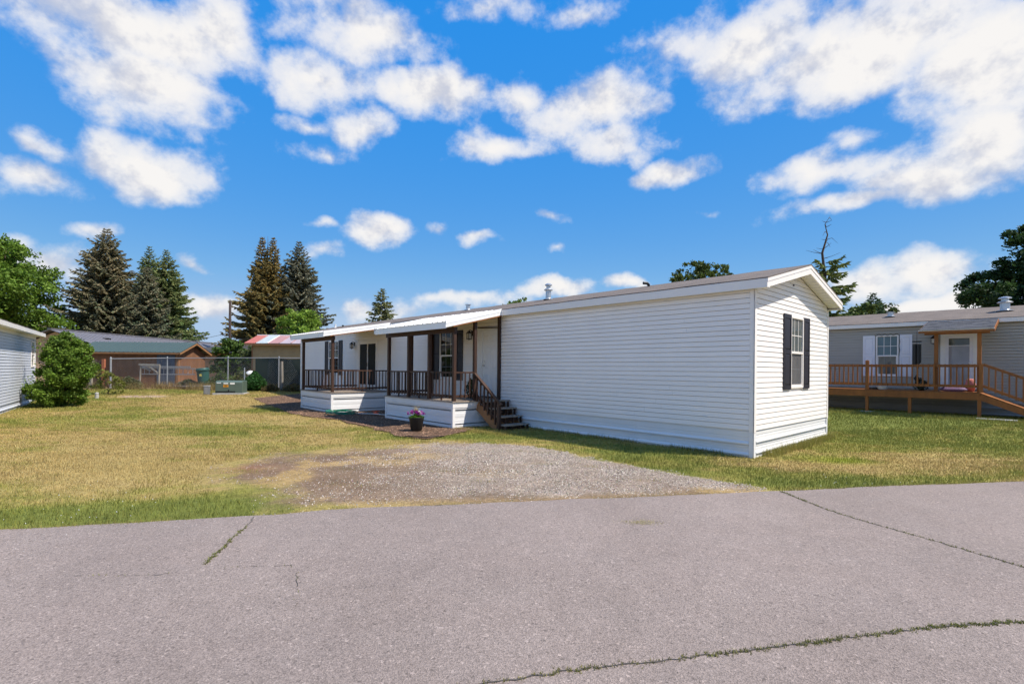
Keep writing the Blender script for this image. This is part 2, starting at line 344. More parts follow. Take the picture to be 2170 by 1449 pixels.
def inst(src, parent, loc=(0, 0, 0), rot=None):
    o = bpy.data.objects.new(src.name.split('.')[0], src.data); COL.objects.link(o); o.parent = parent; o.location = loc
    if rot: o.rotation_euler = rot
    return o
def arrmesh(name, verts, faces, m, colors=None, parent=None, smooth=False):
    """verts (n,3); faces (k,3 or 4) numpy; colors (n,3) per vertex"""
    me = bpy.data.meshes.new(name); k = faces.shape[1]; nf = len(faces)
    me.vertices.add(len(verts)); me.vertices.foreach_set('co', np.asarray(verts, np.float32).ravel())
    me.loops.add(nf * k); me.loops.foreach_set('vertex_index', np.asarray(faces, np.int32).ravel())
    me.polygons.add(nf); me.polygons.foreach_set('loop_start', np.arange(nf, dtype=np.int32) * k)
    if colors is not None:
        a = me.color_attributes.new('Col', 'FLOAT_COLOR', 'POINT'); c = np.ones((len(verts), 4), np.float32); c[:, :3] = colors; a.data.foreach_set('color', c.ravel())
    me.update(calc_edges=True); me.validate()
    if smooth: me.polygons.foreach_set('use_smooth', [True] * nf)
    me.materials.append(MATS[m]); o = bpy.data.objects.new(name, me); COL.objects.link(o)
    if parent: o.parent = parent
    return o

# value noise in numpy
_P = np.random.default_rng(3).random((256, 256))
def vnoise(x, y):
    xi = np.floor(x).astype(int); yi = np.floor(y).astype(int); fx = x - xi; fy = y - yi
    fx = fx * fx * (3 - 2 * fx); fy = fy * fy * (3 - 2 * fy)
    g = lambda a, b: _P[a & 255, b & 255]
    return (g(xi, yi) * (1 - fx) + g(xi + 1, yi) * fx) * (1 - fy) + (g(xi, yi + 1) * (1 - fx) + g(xi + 1, yi + 1) * fx) * fy
def fbm(x, y, s=1.0, o=4):
    t = 0; a = .5; n = 0
    for i in range(o): t = t + a * vnoise(x * s + 17.3 * i, y * s + 5.1 * i); n += a; a *= .55; s *= 2.1
    return t / n
def ss(a, b, x): t = np.clip((x - a) / (b - a), 0, 1); return t * t * (3 - 2 * t)
def uvof(x, y): dx = x - CX; dy = y - CY; return dx * U.x + dy * U.y, dx * V.x + dy * V.y
def gh(x, y):
    x = np.asarray(x, float); y = np.asarray(y, float); u, v = uvof(x, y)
    a = .30 * ss(19, 28, y) * ss(-3, -9, x)
    b = .25 * ss(5.5, 11.2, v) * ss(-3, 4, x)
    return np.maximum(a, b) - .02
def G(x, y): return float(gh(x, y))
def inpoly(x, y, poly):
    r = np.zeros(np.shape(x), bool); n = len(poly)
    for i in range(n):
        x1, y1 = poly[i]; x2, y2 = poly[(i + 1) % n]
        if y1 == y2: continue
        c = ((y1 > y) != (y2 > y)) & (x < (x2 - x1) * (y - y1) / (y2 - y1) + x1); r ^= c
    return r

# ------------------------------------------------------------------ ground
ROAD_PTS = [(-220, -38.5), (-30, .1), (-5.03, 4.93), (-4.01, 5.11), (-2.79, 5.47), (-2.07, 5.73), (-.47, 6.07), (1.3, 6.35), (3.57, 6.80), (5.55, 7.19), (7.75, 7.6), (30, 11.8), (220, 50)]
def road_y(x): return np.interp(x, [p[0] for p in ROAD_PTS], [p[1] for p in ROAD_PTS])
DRIVE = [(-2.5, 5.3), (-2.9, 5.75), (-3.47, 6.32), (-4.3, 6.9), (-4.95, 8.2), (-4.5, 9.6), (-2.8, 10.4), (-1.6, 11.1), (-.66, 11.05), (.4, 10.65), (1.4, 9.55), (2.46, 8.25), (3.3, 7.35), (3.75, 6.7), (3.6, 6.4), (1.3, 6.0), (-.47, 5.7)]
MULCH = [(-1.35, 12.75), (-.9, 14.2), (-.83, 15.4), (-9.67, 24.9), (-10.9, 25.9), (-12.1, 23.4), (-9.6, 20.3), (-7.2, 16.9), (-5.7, 15.9), (-3.8, 13.5), (-2.7, 11.95), (-1.95, 11.55)]

GREEN = [(-5.4, 5.3, 2.2, .55, .9), (-4.2, 5.55, 1.4, .5, .9), (-3.3, 5.85, .9, .38, 1.0), (-14.7, 14.8, 1.5, 1.5, .5), (-18.4, 20.5, 3, 3, .6), (-20.5, 25.5, 3.5, 3, .7), (-8.8, 13.3, 1.6, .9, .55), (-7.3, 12.2, 1.2, .7, .5), (-12.1, 16.4, 2.0, 1.0, .45), (-9.2, 18.8, 2.5, 1.2, .5), (-6.4, 10.4, 1.0, .5, .3), (-4.2, 13.6, 1.3, .6, .7), (-3.0, 11.9, 1.0, .6, .6), (.8, 12.1, 2.0, 1.4, .62), (2.1, 10.1, 1.4, 1.2, .62), (3.1, 8.7, 1.3, .9, .55), (-.9, 12.1, 1.3, .7, .7), (6.1, 9.3, .8, .45, .6), (11.5, 16.5, 6, 2.5, 1.0), (9, 12.6, 3, 2, .8), (15, 15, 6, 3, .9), (4.7, 7.4, 1.6, .45, .75), (6.2, 7.75, 1.6, .35, .6), (9.0, 8.4, 2, .5, .45), (12, 11, 3, 1.2, .45), (-13, 27.2, 5, 1.0, .4), (-6, 8.7, .7, .3, .25)]
STRAW = [(-7.7, 8.8, 2.2, 1.2, .5), (-5.8, 7.6, 1.6, .9, .5), (-10.2, 11, 2.5, 1.3, .45), (-7.7, 16.3, 2, .9, .5), (-11.8, 21, 3, 1.2, .45), (-4.9, 14.0, 1.0, .5, .3), (-4.5, 11.4, 1.2, .6, .5), (6.9, 8.8, 1.6, .5, .6), (8.4, 9.3, 1.6, .7, .6), (4.9, 8.8, .8, .4, .4), (-14, 24, 4, 1.4, .4)]
def greenness(x, y):
    g = .30 + 1.1 * (fbm(x, y, .42, 4) - .5) + 1.25 * (fbm(x + 40, y * 1.9, 1.5, 3) - .5) + .5 * (fbm(x + 7, y + 90, 6.0, 2) - .5)
    for cx, cy, a, b, w in GREEN: g = g + .82 * w * np.exp(-(((x - cx) / a) ** 2 + ((y - cy) / b) ** 2))
    for cx, cy, a, b, w in STRAW: g = g - w * np.exp(-(((x - cx) / a) ** 2 + ((y - cy) / b) ** 2))
    return np.clip(g, 0, 1.1)
C_STRAW = np.array((.405, .30, .122)); C_STRAW2 = np.array((.30, .23, .078)); C_GREEN = np.array((.225, .218, .050)); C_DGREEN = np.array((.140, .160, .034)); C_DIRT = np.array((.30, .215, .145))
def lawn_col(x, y):
    g = greenness(x, y)[:, None]; n = fbm(x, y, 2.3, 3)[:, None]
    c = C_STRAW * n + C_STRAW2 * (1 - n)
    c = c * (1 - ss(.0, .85, g)) + C_GREEN * ss(.0, .85, g); k = ss(.8, 1.15, g); c = c * (1 - k) + C_DGREEN * k
    # lime patch of tender grass and the bare patch of earth far left
    k = np.exp(-(((x - 6.1) / .55) ** 2 + ((y - 9.35) / .3) ** 2))[:, None] * .8; c = c * (1 - k) + np.array((.26, .30, .03)) * k
    d = np.clip(1.6 * np.exp(-(((x + 17.6) / 1.5) ** 2 + ((y - 23.9) / .75) ** 2) * 1.4) - .35 + .5 * (fbm(x, y, 3, 2) - .5), 0, 1)[:, None]; d = ss(.1, .5, d)
    c = c * (1 - d) + C_DIRT * 1.15 * d
    # worn earth along the fence line
    f = (ss(26.3, 27.6, y + 1.2 * (fbm(x, y, .8, 2) - .5)) * ss(-9, -11, x))[:, None] * .85
    c = c * (1 - f) + np.array((.24, .165, .085)) * f
    return c
def axis(lo, hi, d0, d1, step):
    inner = np.arange(d0, d1, step); l = []; s = step; p = d0
    while p > lo: s *= 1.22; p -= s; l.append(max(p, lo))
    r = []; s = step; p = inner[-1]
    while p < hi: s *= 1.22; p += s; r.append(min(p, hi))
    return np.array(l[::-1] + list(inner) + r)
ax = axis(-700, 700, -27, 18, .13); ay = axis(-250, 1500, 4.0, 31, .13)
XX, YY = np.meshgrid(ax, ay); nx, ny = len(ax), len(ay)
xs, ys = XX.ravel(), YY.ravel(); zs = gh(xs, ys) + .018 * (fbm(xs, ys, .9, 3) - .5) * ss(-.0, .4, ys - road_y(xs))
idx = np.arange(nx * ny).reshape(ny, nx)
q = np.stack([idx[:-1, :-1], idx[:-1, 1:], idx[1:, 1:], idx[1:, :-1]], -1).reshape(-1, 4)
tag(arrmesh('lawn', np.stack([xs, ys, zs], 1), q, 'lawn', lawn_col(xs, ys), smooth=True), None, None, kind='structure')

# road: one sheet with a ragged edge
ex = np.concatenate([np.linspace(-220, -12, 60), np.arange(-11.9, 12, .06), np.linspace(12.1, 220, 60)])
ey = road_y(ex) + (fbm(ex, ex * 0 + 3.3, 1.2, 4) - .5) * .13
verts = np.concatenate([np.stack([ex, ey, np.full_like(ex, .006)], 1), np.stack([ex, ey - .35, np.full_like(ex, .012)], 1), np.stack([ex, np.minimum(ey - 1, -14 + ex * .2), np.full_like(ex, .012)], 1)])
n_ = len(ex); i_ = np.arange(n_ - 1)
q = np.concatenate([np.stack([i_ + n_, i_ + n_ + 1, i_ + 1, i_], 1), np.stack([i_ + 2 * n_, i_ + 2 * n_ + 1, i_ + n_ + 1, i_ + n_], 1)])
road = tag(arrmesh('road', verts, q, 'asphalt'), None, None, kind='structure')

CRACKS = [([(-2.76, 5.40), (-2.68, 5.1), (-2.64, 4.80), (-2.57, 4.5), (-2.49, 4.09)], .011),
          ([(-2.49, 4.09), (-2.54, 3.97), (-2.71, 3.88), (-2.95, 3.86), (-3.35, 3.84)], .0055),
          ([(-2.3, 4.02), (-2.05, 4.06), (-1.8, 4.08)], .005),
          ([(-1.8, 4.09), (-1.66, 3.9), (-1.59, 3.74), (-1.50, 3.55), (-1.45, 3.38)], .0065),
          ([(3.66, 6.74), (3.69, 6.24), (3.75, 5.73), (3.90, 5.31), (4.08, 4.87), (4.21, 4.47), (4.32, 4.18), (4.5, 3.6), (4.7, 2.9)], .013),
          ([(-.4, 2.5), (0, 2.60), (.31, 2.69), (.99, 2.82), (1.74, 2.98), (2.6, 3.17), (2.98, 3.22), (3.4, 3.28), (4.4, 3.4)], .013)]
def resample(pts, step, jit, rg):
    out = []
    for (x1, y1), (x2, y2) in zip(pts[:-1], pts[1:]):
        L = math.hypot(x2 - x1, y2 - y1); n = max(1, int(L / step))
        for k in range(n): t = k / n; out.append((x1 + (x2 - x1) * t + rg.uniform(-jit, jit), y1 + (y2 - y1) * t + rg.uniform(-jit, jit)))
    out.append(pts[-1]); return out
rg = random.Random(4)
crack_lines = []
for pts, w in CRACKS:
    p = resample(pts, .045, .012, rg); crack_lines.append((p, w)); m = MB()
    vs_ = []; fs_ = []
    for i, (x, y) in enumerate(p):
        a = p[max(i - 1, 0)]; b = p[min(i + 1, len(p) - 1)]; d = Vector((b[0] - a[0], b[1] - a[1], 0)).normalized(); nn = Vector((-d.y, d.x, 0))
        ww = w * rg.uniform(.25, 1.1) * .5; c = Vector((x, y, .016)); vs_ += [c - nn * ww, c + nn * ww]
        if i: fs_.append((2 * i - 2, 2 * i, 2 * i + 1, 2 * i - 1))
    if w < .01: fs_ = [q for k, q in enumerate(fs_) if fbm(np.float64(k * .31), np.float64(w * 900), 1.0, 2) > .47 or rg.random() < .25]
    m.add(vs_, fs_); m.build('crack', 'asphalt_dark', road)

# gravel driveway: sheet with a ragged outline
def sdist(x, y, poly):
    d = np.full(np.shape(x), 1e9); n = len(poly)
    for i in range(n):
        x1, y1 = poly[i]; x2, y2 = poly[(i + 1) % n]; ex_, ey_ = x2 - x1, y2 - y1
        t = np.clip(((x - x1) * ex_ + (y - y1) * ey_) / (ex_ ** 2 + ey_ ** 2), 0, 1); d = np.minimum(d, np.hypot(x - x1 - t * ex_, y - y1 - t * ey_))
    return np.where(inpoly(x, y, poly), d, -d)
def drive_k(x, y):
    """0 outside, 1 well inside the driveway, with a ragged soft border that is wider on the left"""
    soft = .28 + .6 * ss(.3, -3.2, x)
    return ss(-.12, 1.0, (sdist(x, y, DRIVE) + .55 * (fbm(x, y, 1.4, 4) - .5) + (.35 + .5 * ss(0, -3, x)) * (fbm(x + 50, y + 20, 6.0, 3) - .5)) / soft)
def drive_w(x, y): return drive_k(x, y) > .5
def grid_sheet(name, mname, x0, x1, y0, y1, step, inside, color, z):
    gx = np.arange(x0, x1, step); gy = np.arange(y0, y1, step); A, B = np.meshgrid(gx, gy); idx = np.arange(A.size).reshape(A.shape)
    c = inside((A[:-1, :-1] + step / 2).ravel(), (B[:-1, :-1] + step / 2).ravel())
    q = np.stack([idx[:-1, :-1], idx[:-1, 1:], idx[1:, 1:], idx[1:, :-1]], -1).reshape(-1, 4)[c]
    used, inv = np.unique(q, return_inverse=True); q = inv.reshape(-1, 4)
    px_, py_ = A.ravel()[used], B.ravel()[used]
    px_ = px_ + rng.uniform(-.35, .35, len(px_)) * step; py_ = py_ + rng.uniform(-.35, .35, len(py_)) * step
    v = np.stack([px_, py_, gh(px_, py_) + z + .012 * (fbm(px_, py_, 2.5, 3) - .5)], 1)
    return tag(arrmesh(name, v, q, mname, color(px_, py_), smooth=True), None, None, kind='structure')
def drive_mix(x, y):
    """how much bare gravel (1) against brown dirt and dry weeds (0)"""
    return np.clip(ss(-3.3, .7, x + 1.8 * (fbm(x, y, 1.1, 3) - .5)) * (.30 + 1.15 * fbm(x, y, 1.5, 4)) * ss(.0, .55, y - road_y(x) + .5 * (fbm(x + 3, y, 2.0, 3) - .5)), 0, 1)
def drive_col(x, y):
    k = drive_mix(x, y)[:, None]; n = fbm(x, y, 3.1, 3)[:, None]
    dirt = np.array((.24, .165, .105)) * n + np.array((.15, .098, .064)) * (1 - n)
    rd_ = np.exp(-(((x + 4.4) / .55) ** 2 + ((y - 7.95) / .4) ** 2))[:, None] * .7; dirt = dirt * (1 - rd_) + np.array((.24, .105, .065)) * rd_
    s = ss(.55, .68, fbm(x + 31, y, 1.3, 3))[:, None] * .6; dirt = dirt * (1 - s) + np.array((.42, .29, .11)) * s
    e = (ss(.42, .05, (y - road_y(x)) + .3 * (fbm(x, y, 3, 3) - .5)) * (.18 + .6 * ss(.2, -2.2, x)))[:, None]; c = dirt * (1 - k) + np.array((.27, .215, .17)) * (.8 + .4 * n) * k
    return c * (1 - e) + np.array((.45, .32, .13)) * e
def drive_blend(x, y):
    k = drive_k(x, y)[:, None]; return drive_col(x, y) * k + lawn_col(x, y) * (1 - k)
dv = grid_sheet('driveway', 'gravel', -5.8, 4.6, 5.2, 11.9, .07, lambda x, y: (sdist(x, y, DRIVE) > -.5) & (y > road_y(x) - .05), drive_blend, .0)
_c = np.empty(len(dv.data.vertices) * 3, np.float32); dv.data.vertices.foreach_get('co', _c); _c = _c.reshape(-1, 3)
_c[:, 2] += -.014 + .036 * ss(-.35, .2, sdist(_c[:, 0], _c[:, 1], DRIVE)); dv.data.vertices.foreach_set('co', _c.ravel()); dv.data.update()
def mulch_in(x, y):
    u, v = uvof(x, y)
    return inpoly(x + .3 * (fbm(x, y, 1.8, 3) - .5), y + .3 * (fbm(x + 7, y, 1.8, 3) - .5), MULCH) & (v < .02)
def mulch_col(x, y):
    n = fbm(x, y, 6, 3)[:, None]; return np.array((.17, .105, .068)) * n + np.array((.085, .05, .034)) * (1 - n)
grid_sheet('mulch_bed', 'mulch', -12.8, -.5, 11.2, 26.5, .09, mulch_in, mulch_col, .024)

# ------------------------------------------------------------------ mobile home builder
PITCH = .1016
class Home:
    """local axes: x = -u (u runs along the long front wall), y = v, front faces -y, the u=0 end faces +x"""
    def __init__(s, name, label, cat, loc, rz, L, Wd, zb, zfb, zft, zr, ov_e, ov_r, M, zg=0.0):
        s.root = thing(name, label, cat, loc, rz); s.L, s.Wd, s.zb, s.zfb, s.zft, s.zr, s.M, s.zg = L, Wd, zb, zfb, zft, zr, M, zg
        s.ov_e, s.ov_r = ov_e, ov_r; s.groove = .012; s.srng = random.Random(len(name) + int(L * 10))
        s.front = lambda a, o, z: (-a, -o, z)
        s.end = lambda a, o, z: (o, a, z)
        s.far = lambda a, o, z: (-L - o, a, z)
    def shell(s):
        L, Wd, zb = s.L, s.Wd, s.zb
        MB().box(-L + .02, -.02, .02, Wd - .02, s.zg - .05, s.zfb + .10).build('wall', s.M['wall'], s.root)
        ztw = s.zft + (s.zr - s.zft) * .90
        for x0, x1 in ((-.05, -.021), (-L + .021, -L + .05)):
            g = MB().add([(x0, .02, s.zfb), (x1, .02, s.zfb), (x1, Wd - .02, s.zfb), (x0, Wd - .02, s.zfb), (x0, Wd / 2, ztw), (x1, Wd / 2, ztw)], [(0, 3, 4), (1, 5, 2), (0, 4, 5, 1), (3, 2, 5, 4), (0, 1, 2, 3)])
            g.build('gable_wall', s.M['wall'], s.root)
    def course(s, fr, a0b, a1b, a0t, a1t, z0, z1):
        m = MB(fr); zc = z1 - s.groove; fz = (zc - z0) / (z1 - z0); m0 = a0b + (a0t - a0b) * fz; m1 = a1b + (a1t - a1b) * fz
        m.add([(a0b, -.016, z0), (a1b, -.016, z0), (a1b, .018, z0), (a0b, .018, z0), (m0, -.016, zc), (m1, -.016, zc), (m1, .008, zc), (m0, .008, zc)],
              [(0, 3, 2, 1), (4, 5, 6, 7), (0, 1, 5, 4), (1, 2, 6, 5), (2, 3, 7, 6), (3, 0, 4, 7)])
        return m.build('siding_board', s.M['siding'], s.root)
    def siding(s, fr, a0, a1, zt, openings=(), gable=None, seams=()):
        z = s.zb
        while z < zt - .01:
            z1 = min(z + PITCH, zt); zm = (z + z1) / 2
            if gable:
                l0, r0 = gable(z); l1, r1 = gable(z1)
                if r1 - l1 < .08: break
                segs = [(max(a0, l0), min(a1, r0), max(a0, l1), min(a1, r1))]
            else: segs = [(a0, a1, a0, a1)]
            for (oa, ob, za, zc) in openings:
                if za - .03 < zm < zc + .03:
                    ns = []
                    for (p, q_, p1, q1) in segs:
                        if ob <= p or oa >= q_: ns.append((p, q_, p1, q1)); continue
                        if oa > p + .02: ns.append((p, oa, p1, oa))
                        if ob < q_ - .02: ns.append((ob, q_, ob, q1))
                    segs = ns
            for sg in segs:
                cuts = [sg[0]]
                if not gable:
                    p_ = sg[0] + s.srng.uniform(1.2, 3.8)
                    while p_ < sg[1] - .6: cuts.append(p_); p_ += 3.75
                cuts.append(sg[1])
                if len(cuts) == 2: s.course(fr, sg[0], sg[1], sg[2], sg[3], z, z1)
                else:
                    for a, b in zip(cuts[:-1], cuts[1:]): s.course(fr, a + (.001 if a > sg[0] else 0), b - (.001 if b < sg[1] else 0), a + (.001 if a > sg[0] else 0), b - (.001 if b < sg[1] else 0), z, z1)
            z += PITCH
    def skirt(s, fr, a0, a1, z0, z1, name='skirt_panel'):
        m = MB(fr); h = z1 - z0
        pr = [(-.019, z0 - .06), (-.004, z0 - .06), (-.004, z0 + .030), (-.0185, z0 + .032), (-.0185, z0 + .056), (.026, z0 + .058), (.026, z0 + .080), (-.004, z0 + .118), (-.004, z0 + .165), (-.010, z0 + .167), (-.010, z0 + .195), (-.004, z0 + .197)]
        if h > .42: pr += [(-.004, z0 + .240), (-.0185, z0 + .242), (-.0185, z0 + .266), (.026, z0 + .268), (.026, z0 + .290), (-.004, z0 + .328), (-.004, z0 + .385), (-.010, z0 + .387), (-.010, z0 + .41), (-.004, z0 + .412)]
        pr += [(-.004, z1 - .032), (-.0185, z1 - .030), (-.0185, z1), (-.019, z1)]
        m.prism(pr, a0, a1)
        return m.build(name, s.M['skirt'], s.root)
    def trim(s, fr, a0, a1, z0, z1, o=.022, m='vinyl_trim', name='corner_trim'):
        return MB(fr).box(a0, a1, -.004, o, z0, z1).build(name, m, s.root)
    def roof(s, mroof='shingle'):
        L, Wd = s.L, s.Wd; e, r = s.ov_e, s.ov_r; T = s.M['trim']
        sl = (s.zr - s.zft) / (Wd / 2 + e)
        for sgn, nm in ((-1, 'roof_slope'), (1, 'roof_slope')):
            y0 = -e - .02 if sgn < 0 else Wd + e + .02; z0 = s.zft + .006; ym = Wd / 2; zm = s.zr + .006 
            x0, x1 = -L - r - .015, r + .015; t = .024
            m = MB(); nseg = 60; vs_ = []; fs_ = []
            rg_ = random.Random(5)
            for i in range(nseg + 1):
                x = x0 + (x1 - x0) * i / nseg; wob = rg_.uniform(-.006, .006); wr = rg_.uniform(-.005, .005)
                vs_ += [(x, y0, z0 + wob), (x, ym, zm + wr), (x, ym, zm - t), (x, y0, z0 - t * .8 + wob)]
                if i:
                    b = 4 * i; a = b - 4
                    fs_ += [(a, b, b + 1, a + 1), (a + 1, b + 1, b + 2, a + 2), (a + 2, b + 2, b + 3, a + 3), (a + 3, b + 3, b, a)]
            fs_ += [(0, 1, 2, 3), (4 * nseg + 3, 4 * nseg + 2, 4 * nseg + 1, 4 * nseg)]
            m.add(vs_, fs_); m.build(nm, mroof, s.root)
        # eave fascia, long sides
        for y0, y1 in ((-e - .018, -e), (Wd + e, Wd + e + .018)):
            MB().box(-L - r, r, y0, y1, s.zfb, s.zft - .014).build('fascia', T, s.root)
        MB().box(-L - r, r, -e, -.004, s.zfb + .004, s.zfb + .02).build('soffit', 'soffit', s.root)
        MB().box(-L - r, r, Wd + .004, Wd + e, s.zfb + .004, s.zfb + .02).build('soffit', 'soffit', s.root)
        # rake boards + boxed soffit at both ends
        hh = s.zft - s.zfb
        for xa, xb in ((r - .02, r), (-L - r, -L - r + .02)):
            for ya, yb in ((-e - .016, Wd / 2), (Wd + e + .016, Wd / 2)):
                za, zb_ = s.zft - .016, s.zr - .018
                m = MB()
                x1 = xb + .003 if xa > 0 else xb; x0 = xa if xa > 0 else xa - .003
                m.add([(x0, ya, za - hh + .012), (x1, ya, za - hh + .012), (x1, yb, zb_ - hh), (x0, yb, zb_ - hh), (x0, ya, za), (x1, ya, za), (x1, yb, zb_), (x0, yb, zb_)],
                      [(0, 3, 2, 1), (4, 5, 6, 7), (0, 1, 5, 4), (1, 2, 6, 5), (2, 3, 7, 6), (3, 0, 4, 7)])
                m.build('rake_board', T, s.root)
                x1 = x0 + .008 + (.016 if xa > 0 else 0)
                m = MB(); xs0, xs1 = (xb + .004, xb + .012) if xa > 0 else (xa - .012, xa - .004)
                dz = hh * .36
                m.add([(xs0, ya, za - dz), (xs1, ya, za - dz), (xs1, yb, zb_ - dz), (xs0, yb, zb_ - dz), (xs0, ya, za + .004), (xs1, ya, za + .004), (xs1, yb, zb_ + .004), (xs0, yb, zb_ + .004)],
                      [(0, 3, 2, 1), (4, 5, 6, 7), (0, 1, 5, 4), (1, 2, 6, 5), (2, 3, 7, 6), (3, 0, 4, 7)])
                m.build('drip_strip', T, s.root)
        for xa, xb in ((.02, r - .02), (-L - r + .02, -L - .02)):
            for ya, yb in ((-e, Wd / 2), (Wd + e, Wd / 2)):
                n = 14
                for k in range(n):
                    f0, f1 = k / n, (k + .9) / n
                    p = lambda f: (ya + (yb - ya) * f, s.zfb + .012 + (s.zr - s.zft) * f)
                    (y0, z0), (y1, z1) = p(f0), p(f1)
                    MB().add([(xa, y0, z0), (xb, y0, z0), (xb, y1, z1), (xa, y1, z1), (xa, y0, z0 + .012), (xb, y0, z0 + .012), (xb, y1, z1 + .012), (xa, y1, z1 + .012)],
                             [(0, 3, 2, 1), (4, 5, 6, 7), (0, 1, 5, 4), (1, 2, 6, 5), (2, 3, 7, 6), (3, 0, 4, 7)]).build('soffit_slat', 'soffit', s.root)
    def gable(s, z):
        # span of v under the rake soffit at height z
        f = (z - s.zfb - .005) / (s.zr - s.zft)
        if f <= 0: return (0.0, s.Wd)
        y = f * (s.Wd / 2 + s.ov_e) - s.ov_e
        return (max(0, y), min(s.Wd, s.Wd - y))
    def window(s, fr, a0, a1, z0, z1, g_up='glass_grey', g_lo='screen', nv=2, name='window'):
        fw = .045
        m = MB(fr); m.box(a0, a0 + fw, -.02, .034, z0, z1).box(a1 - fw, a1, -.02, .034, z0, z1).box(a0 + fw, a1 - fw, -.02, .034, z1 - fw, z1).box(a0 + fw, a1 - fw, -.02, .034, z0, z0 + fw)
        w = m.build(name, 'vinyl_trim', s.root, bevel=.004)
        zm = (z0 + z1) / 2; ia, ib = a0 + fw, a1 - fw
        MB(fr).box(ia, ib, -.012, .030, zm - .028, zm + .022).build('meeting_rail', 'vinyl_trim', w)
        m = MB(fr); m.box(ia, ia + .03, -.012, .018, z0 + fw, zm - .028).box(ib - .03, ib, -.012, .018, z0 + fw, zm - .028).box(ia + .03, ib - .03, -.012, .018, z0 + fw, z0 + fw + .035); m.build('lower_sash', 'vinyl_trim', w)
        MB(fr).box(ia, ib, -.006, .004, zm + .022, z1 - fw).build('pane', g_up, w)
        MB(fr).box(ia + .03, ib - .03, -.010, -.001, z0 + fw + .035, zm - .028).build('pane', g_lo, w)
        wd = (ib - ia)
        for k in range(nv):
            c = ia + wd * (k + 1) / (nv + 1)
            MB(fr).box(c - .008, c + .008, .005, .010, zm + .022, z1 - fw).build('muntin', 'vinyl_trim', w)
        zc = (zm + z1 - fw) / 2
        MB(fr).box(ia, ib, .0045, .0105, zc - .008, zc + .008).build('muntin', 'vinyl_trim', w)
        zc = (zm + z0 + fw) / 2
        MB(fr).box(ia + .03, ib - .03, .000, .003, zc - .006, zc + .006).build('muntin', 'steel_grey', w)
        for k in range(nv):
            c = ia + .03 + (wd - .06) * (k + 1) / (nv + 1)
            MB(fr).box(c - .005, c + .005, .0003, .0033, z0 + fw + .035, zm - .028).build('muntin', 'steel_grey', w)
        return w
    def shutter(s, fr, a0, a1, z0, z1, m='shutter_black'):
        zm = (z0 + z1) / 2; st = .055
        b = MB(fr); b.box(a0, a1, .012, .026, z0, z1)
        b.box(a0, a0 + st, .026, .042, z0, z1).box(a1 - st, a1, .026, .042, z0, z1)
        for za, zc in ((z0, z0 + .09), (zm - .045, zm + .045), (z1 - .09, z1)): b.box(a0 + st, a1 - st, .026, .042, za, zc)
        sh = b.build('shutter', m, s.root)
        for za, zc in ((z0 + .09, zm - .045), (zm + .045, z1 - .09)):
            a, c = a0 + st + .012, a1 - st - .012; za += .012; zc -= .012; i = .018
            MB(fr).add([(a, .026, za), (c, .026, za), (c, .026, zc), (a, .026, zc), (a + i, .038, za + i), (c - i, .038, za + i), (c - i, .038, zc - i), (a + i, .038, zc - i)],
                       [(4, 5, 6, 7), (0, 1, 5, 4), (1, 2, 6, 5), (2, 3, 7, 6), (3, 0, 4, 7)]).build('raised_panel', m, sh)
        return sh
    def lantern(s, fr, a, z):
        """hanging style wall lantern, z = top of the arm"""
        b = MB(fr); b.box(a - .045, a + .045, .014, .030, z - .17, z - .01)
        b.tube([(a, .03, z - .05), (a, .07, z + .0), (a, .12, z + .015), (a, .15, z - .02)], .011, 6)
        b.add([(a - .075, .075, z - .10), (a + .075, .075, z - .10), (a + .075, .225, z - .10), (a - .075, .225, z - .10), (a - .02, .13, z - .02), (a + .02, .13, z - .02), (a + .02, .17, z - .02), (a - .02, .17, z - .02)],
              [(0, 3, 2, 1), (4, 5, 6, 7), (0, 1, 5, 4), (1, 2, 6, 5), (2, 3, 7, 6), (3, 0, 4, 7)])
        for da in (-.055, .055):
            for o in (.095, .205): b.box(a + da - .006, a + da + .006, o - .006, o + .006, z - .265, z - .10)
        b.box(a - .06, a + .06, .088, .212, z - .285, z - .265).box(a - .012, a + .012, .138, .162, z - .31, z - .285)
        o = b.build('wall_lantern', 'black_metal', s.root)
        MB(fr).box(a - .046, a + .046, .104, .196, z - .262, z - .102).build('lamp_glass', 'lamp_glass', o)
        return o
    def pipe(s, u, v, z0, h, r, cap=True, name='roof_vent', m='galv', collar=False):
        p = [(r * 1.9, 0), (r * 1.9, .012), (r * 1.05, .04), (r, .05), (r, h * (.55 if collar else .72))]
        if collar: p += [(r * 1.02, h * .55), (r * 1.55, h * .56), (r * 1.6, h * .60), (r * 1.25, h * .66), (r * .78, h * .68), (r * .78, h * .84)]
        if cap: p += [(r * (1.25 if collar else 1.0), h * .85), (r * (1.35 if collar else 1.5), h * .87), (r * (1.3 if collar else 1.5), h * .92), (r * .6, h * .99), (.005, h)]
        else: p += [(r, h)]
        return MB().lathe(p, (-u, v, z0), 18).build(name, m, s.root, smooth=False)

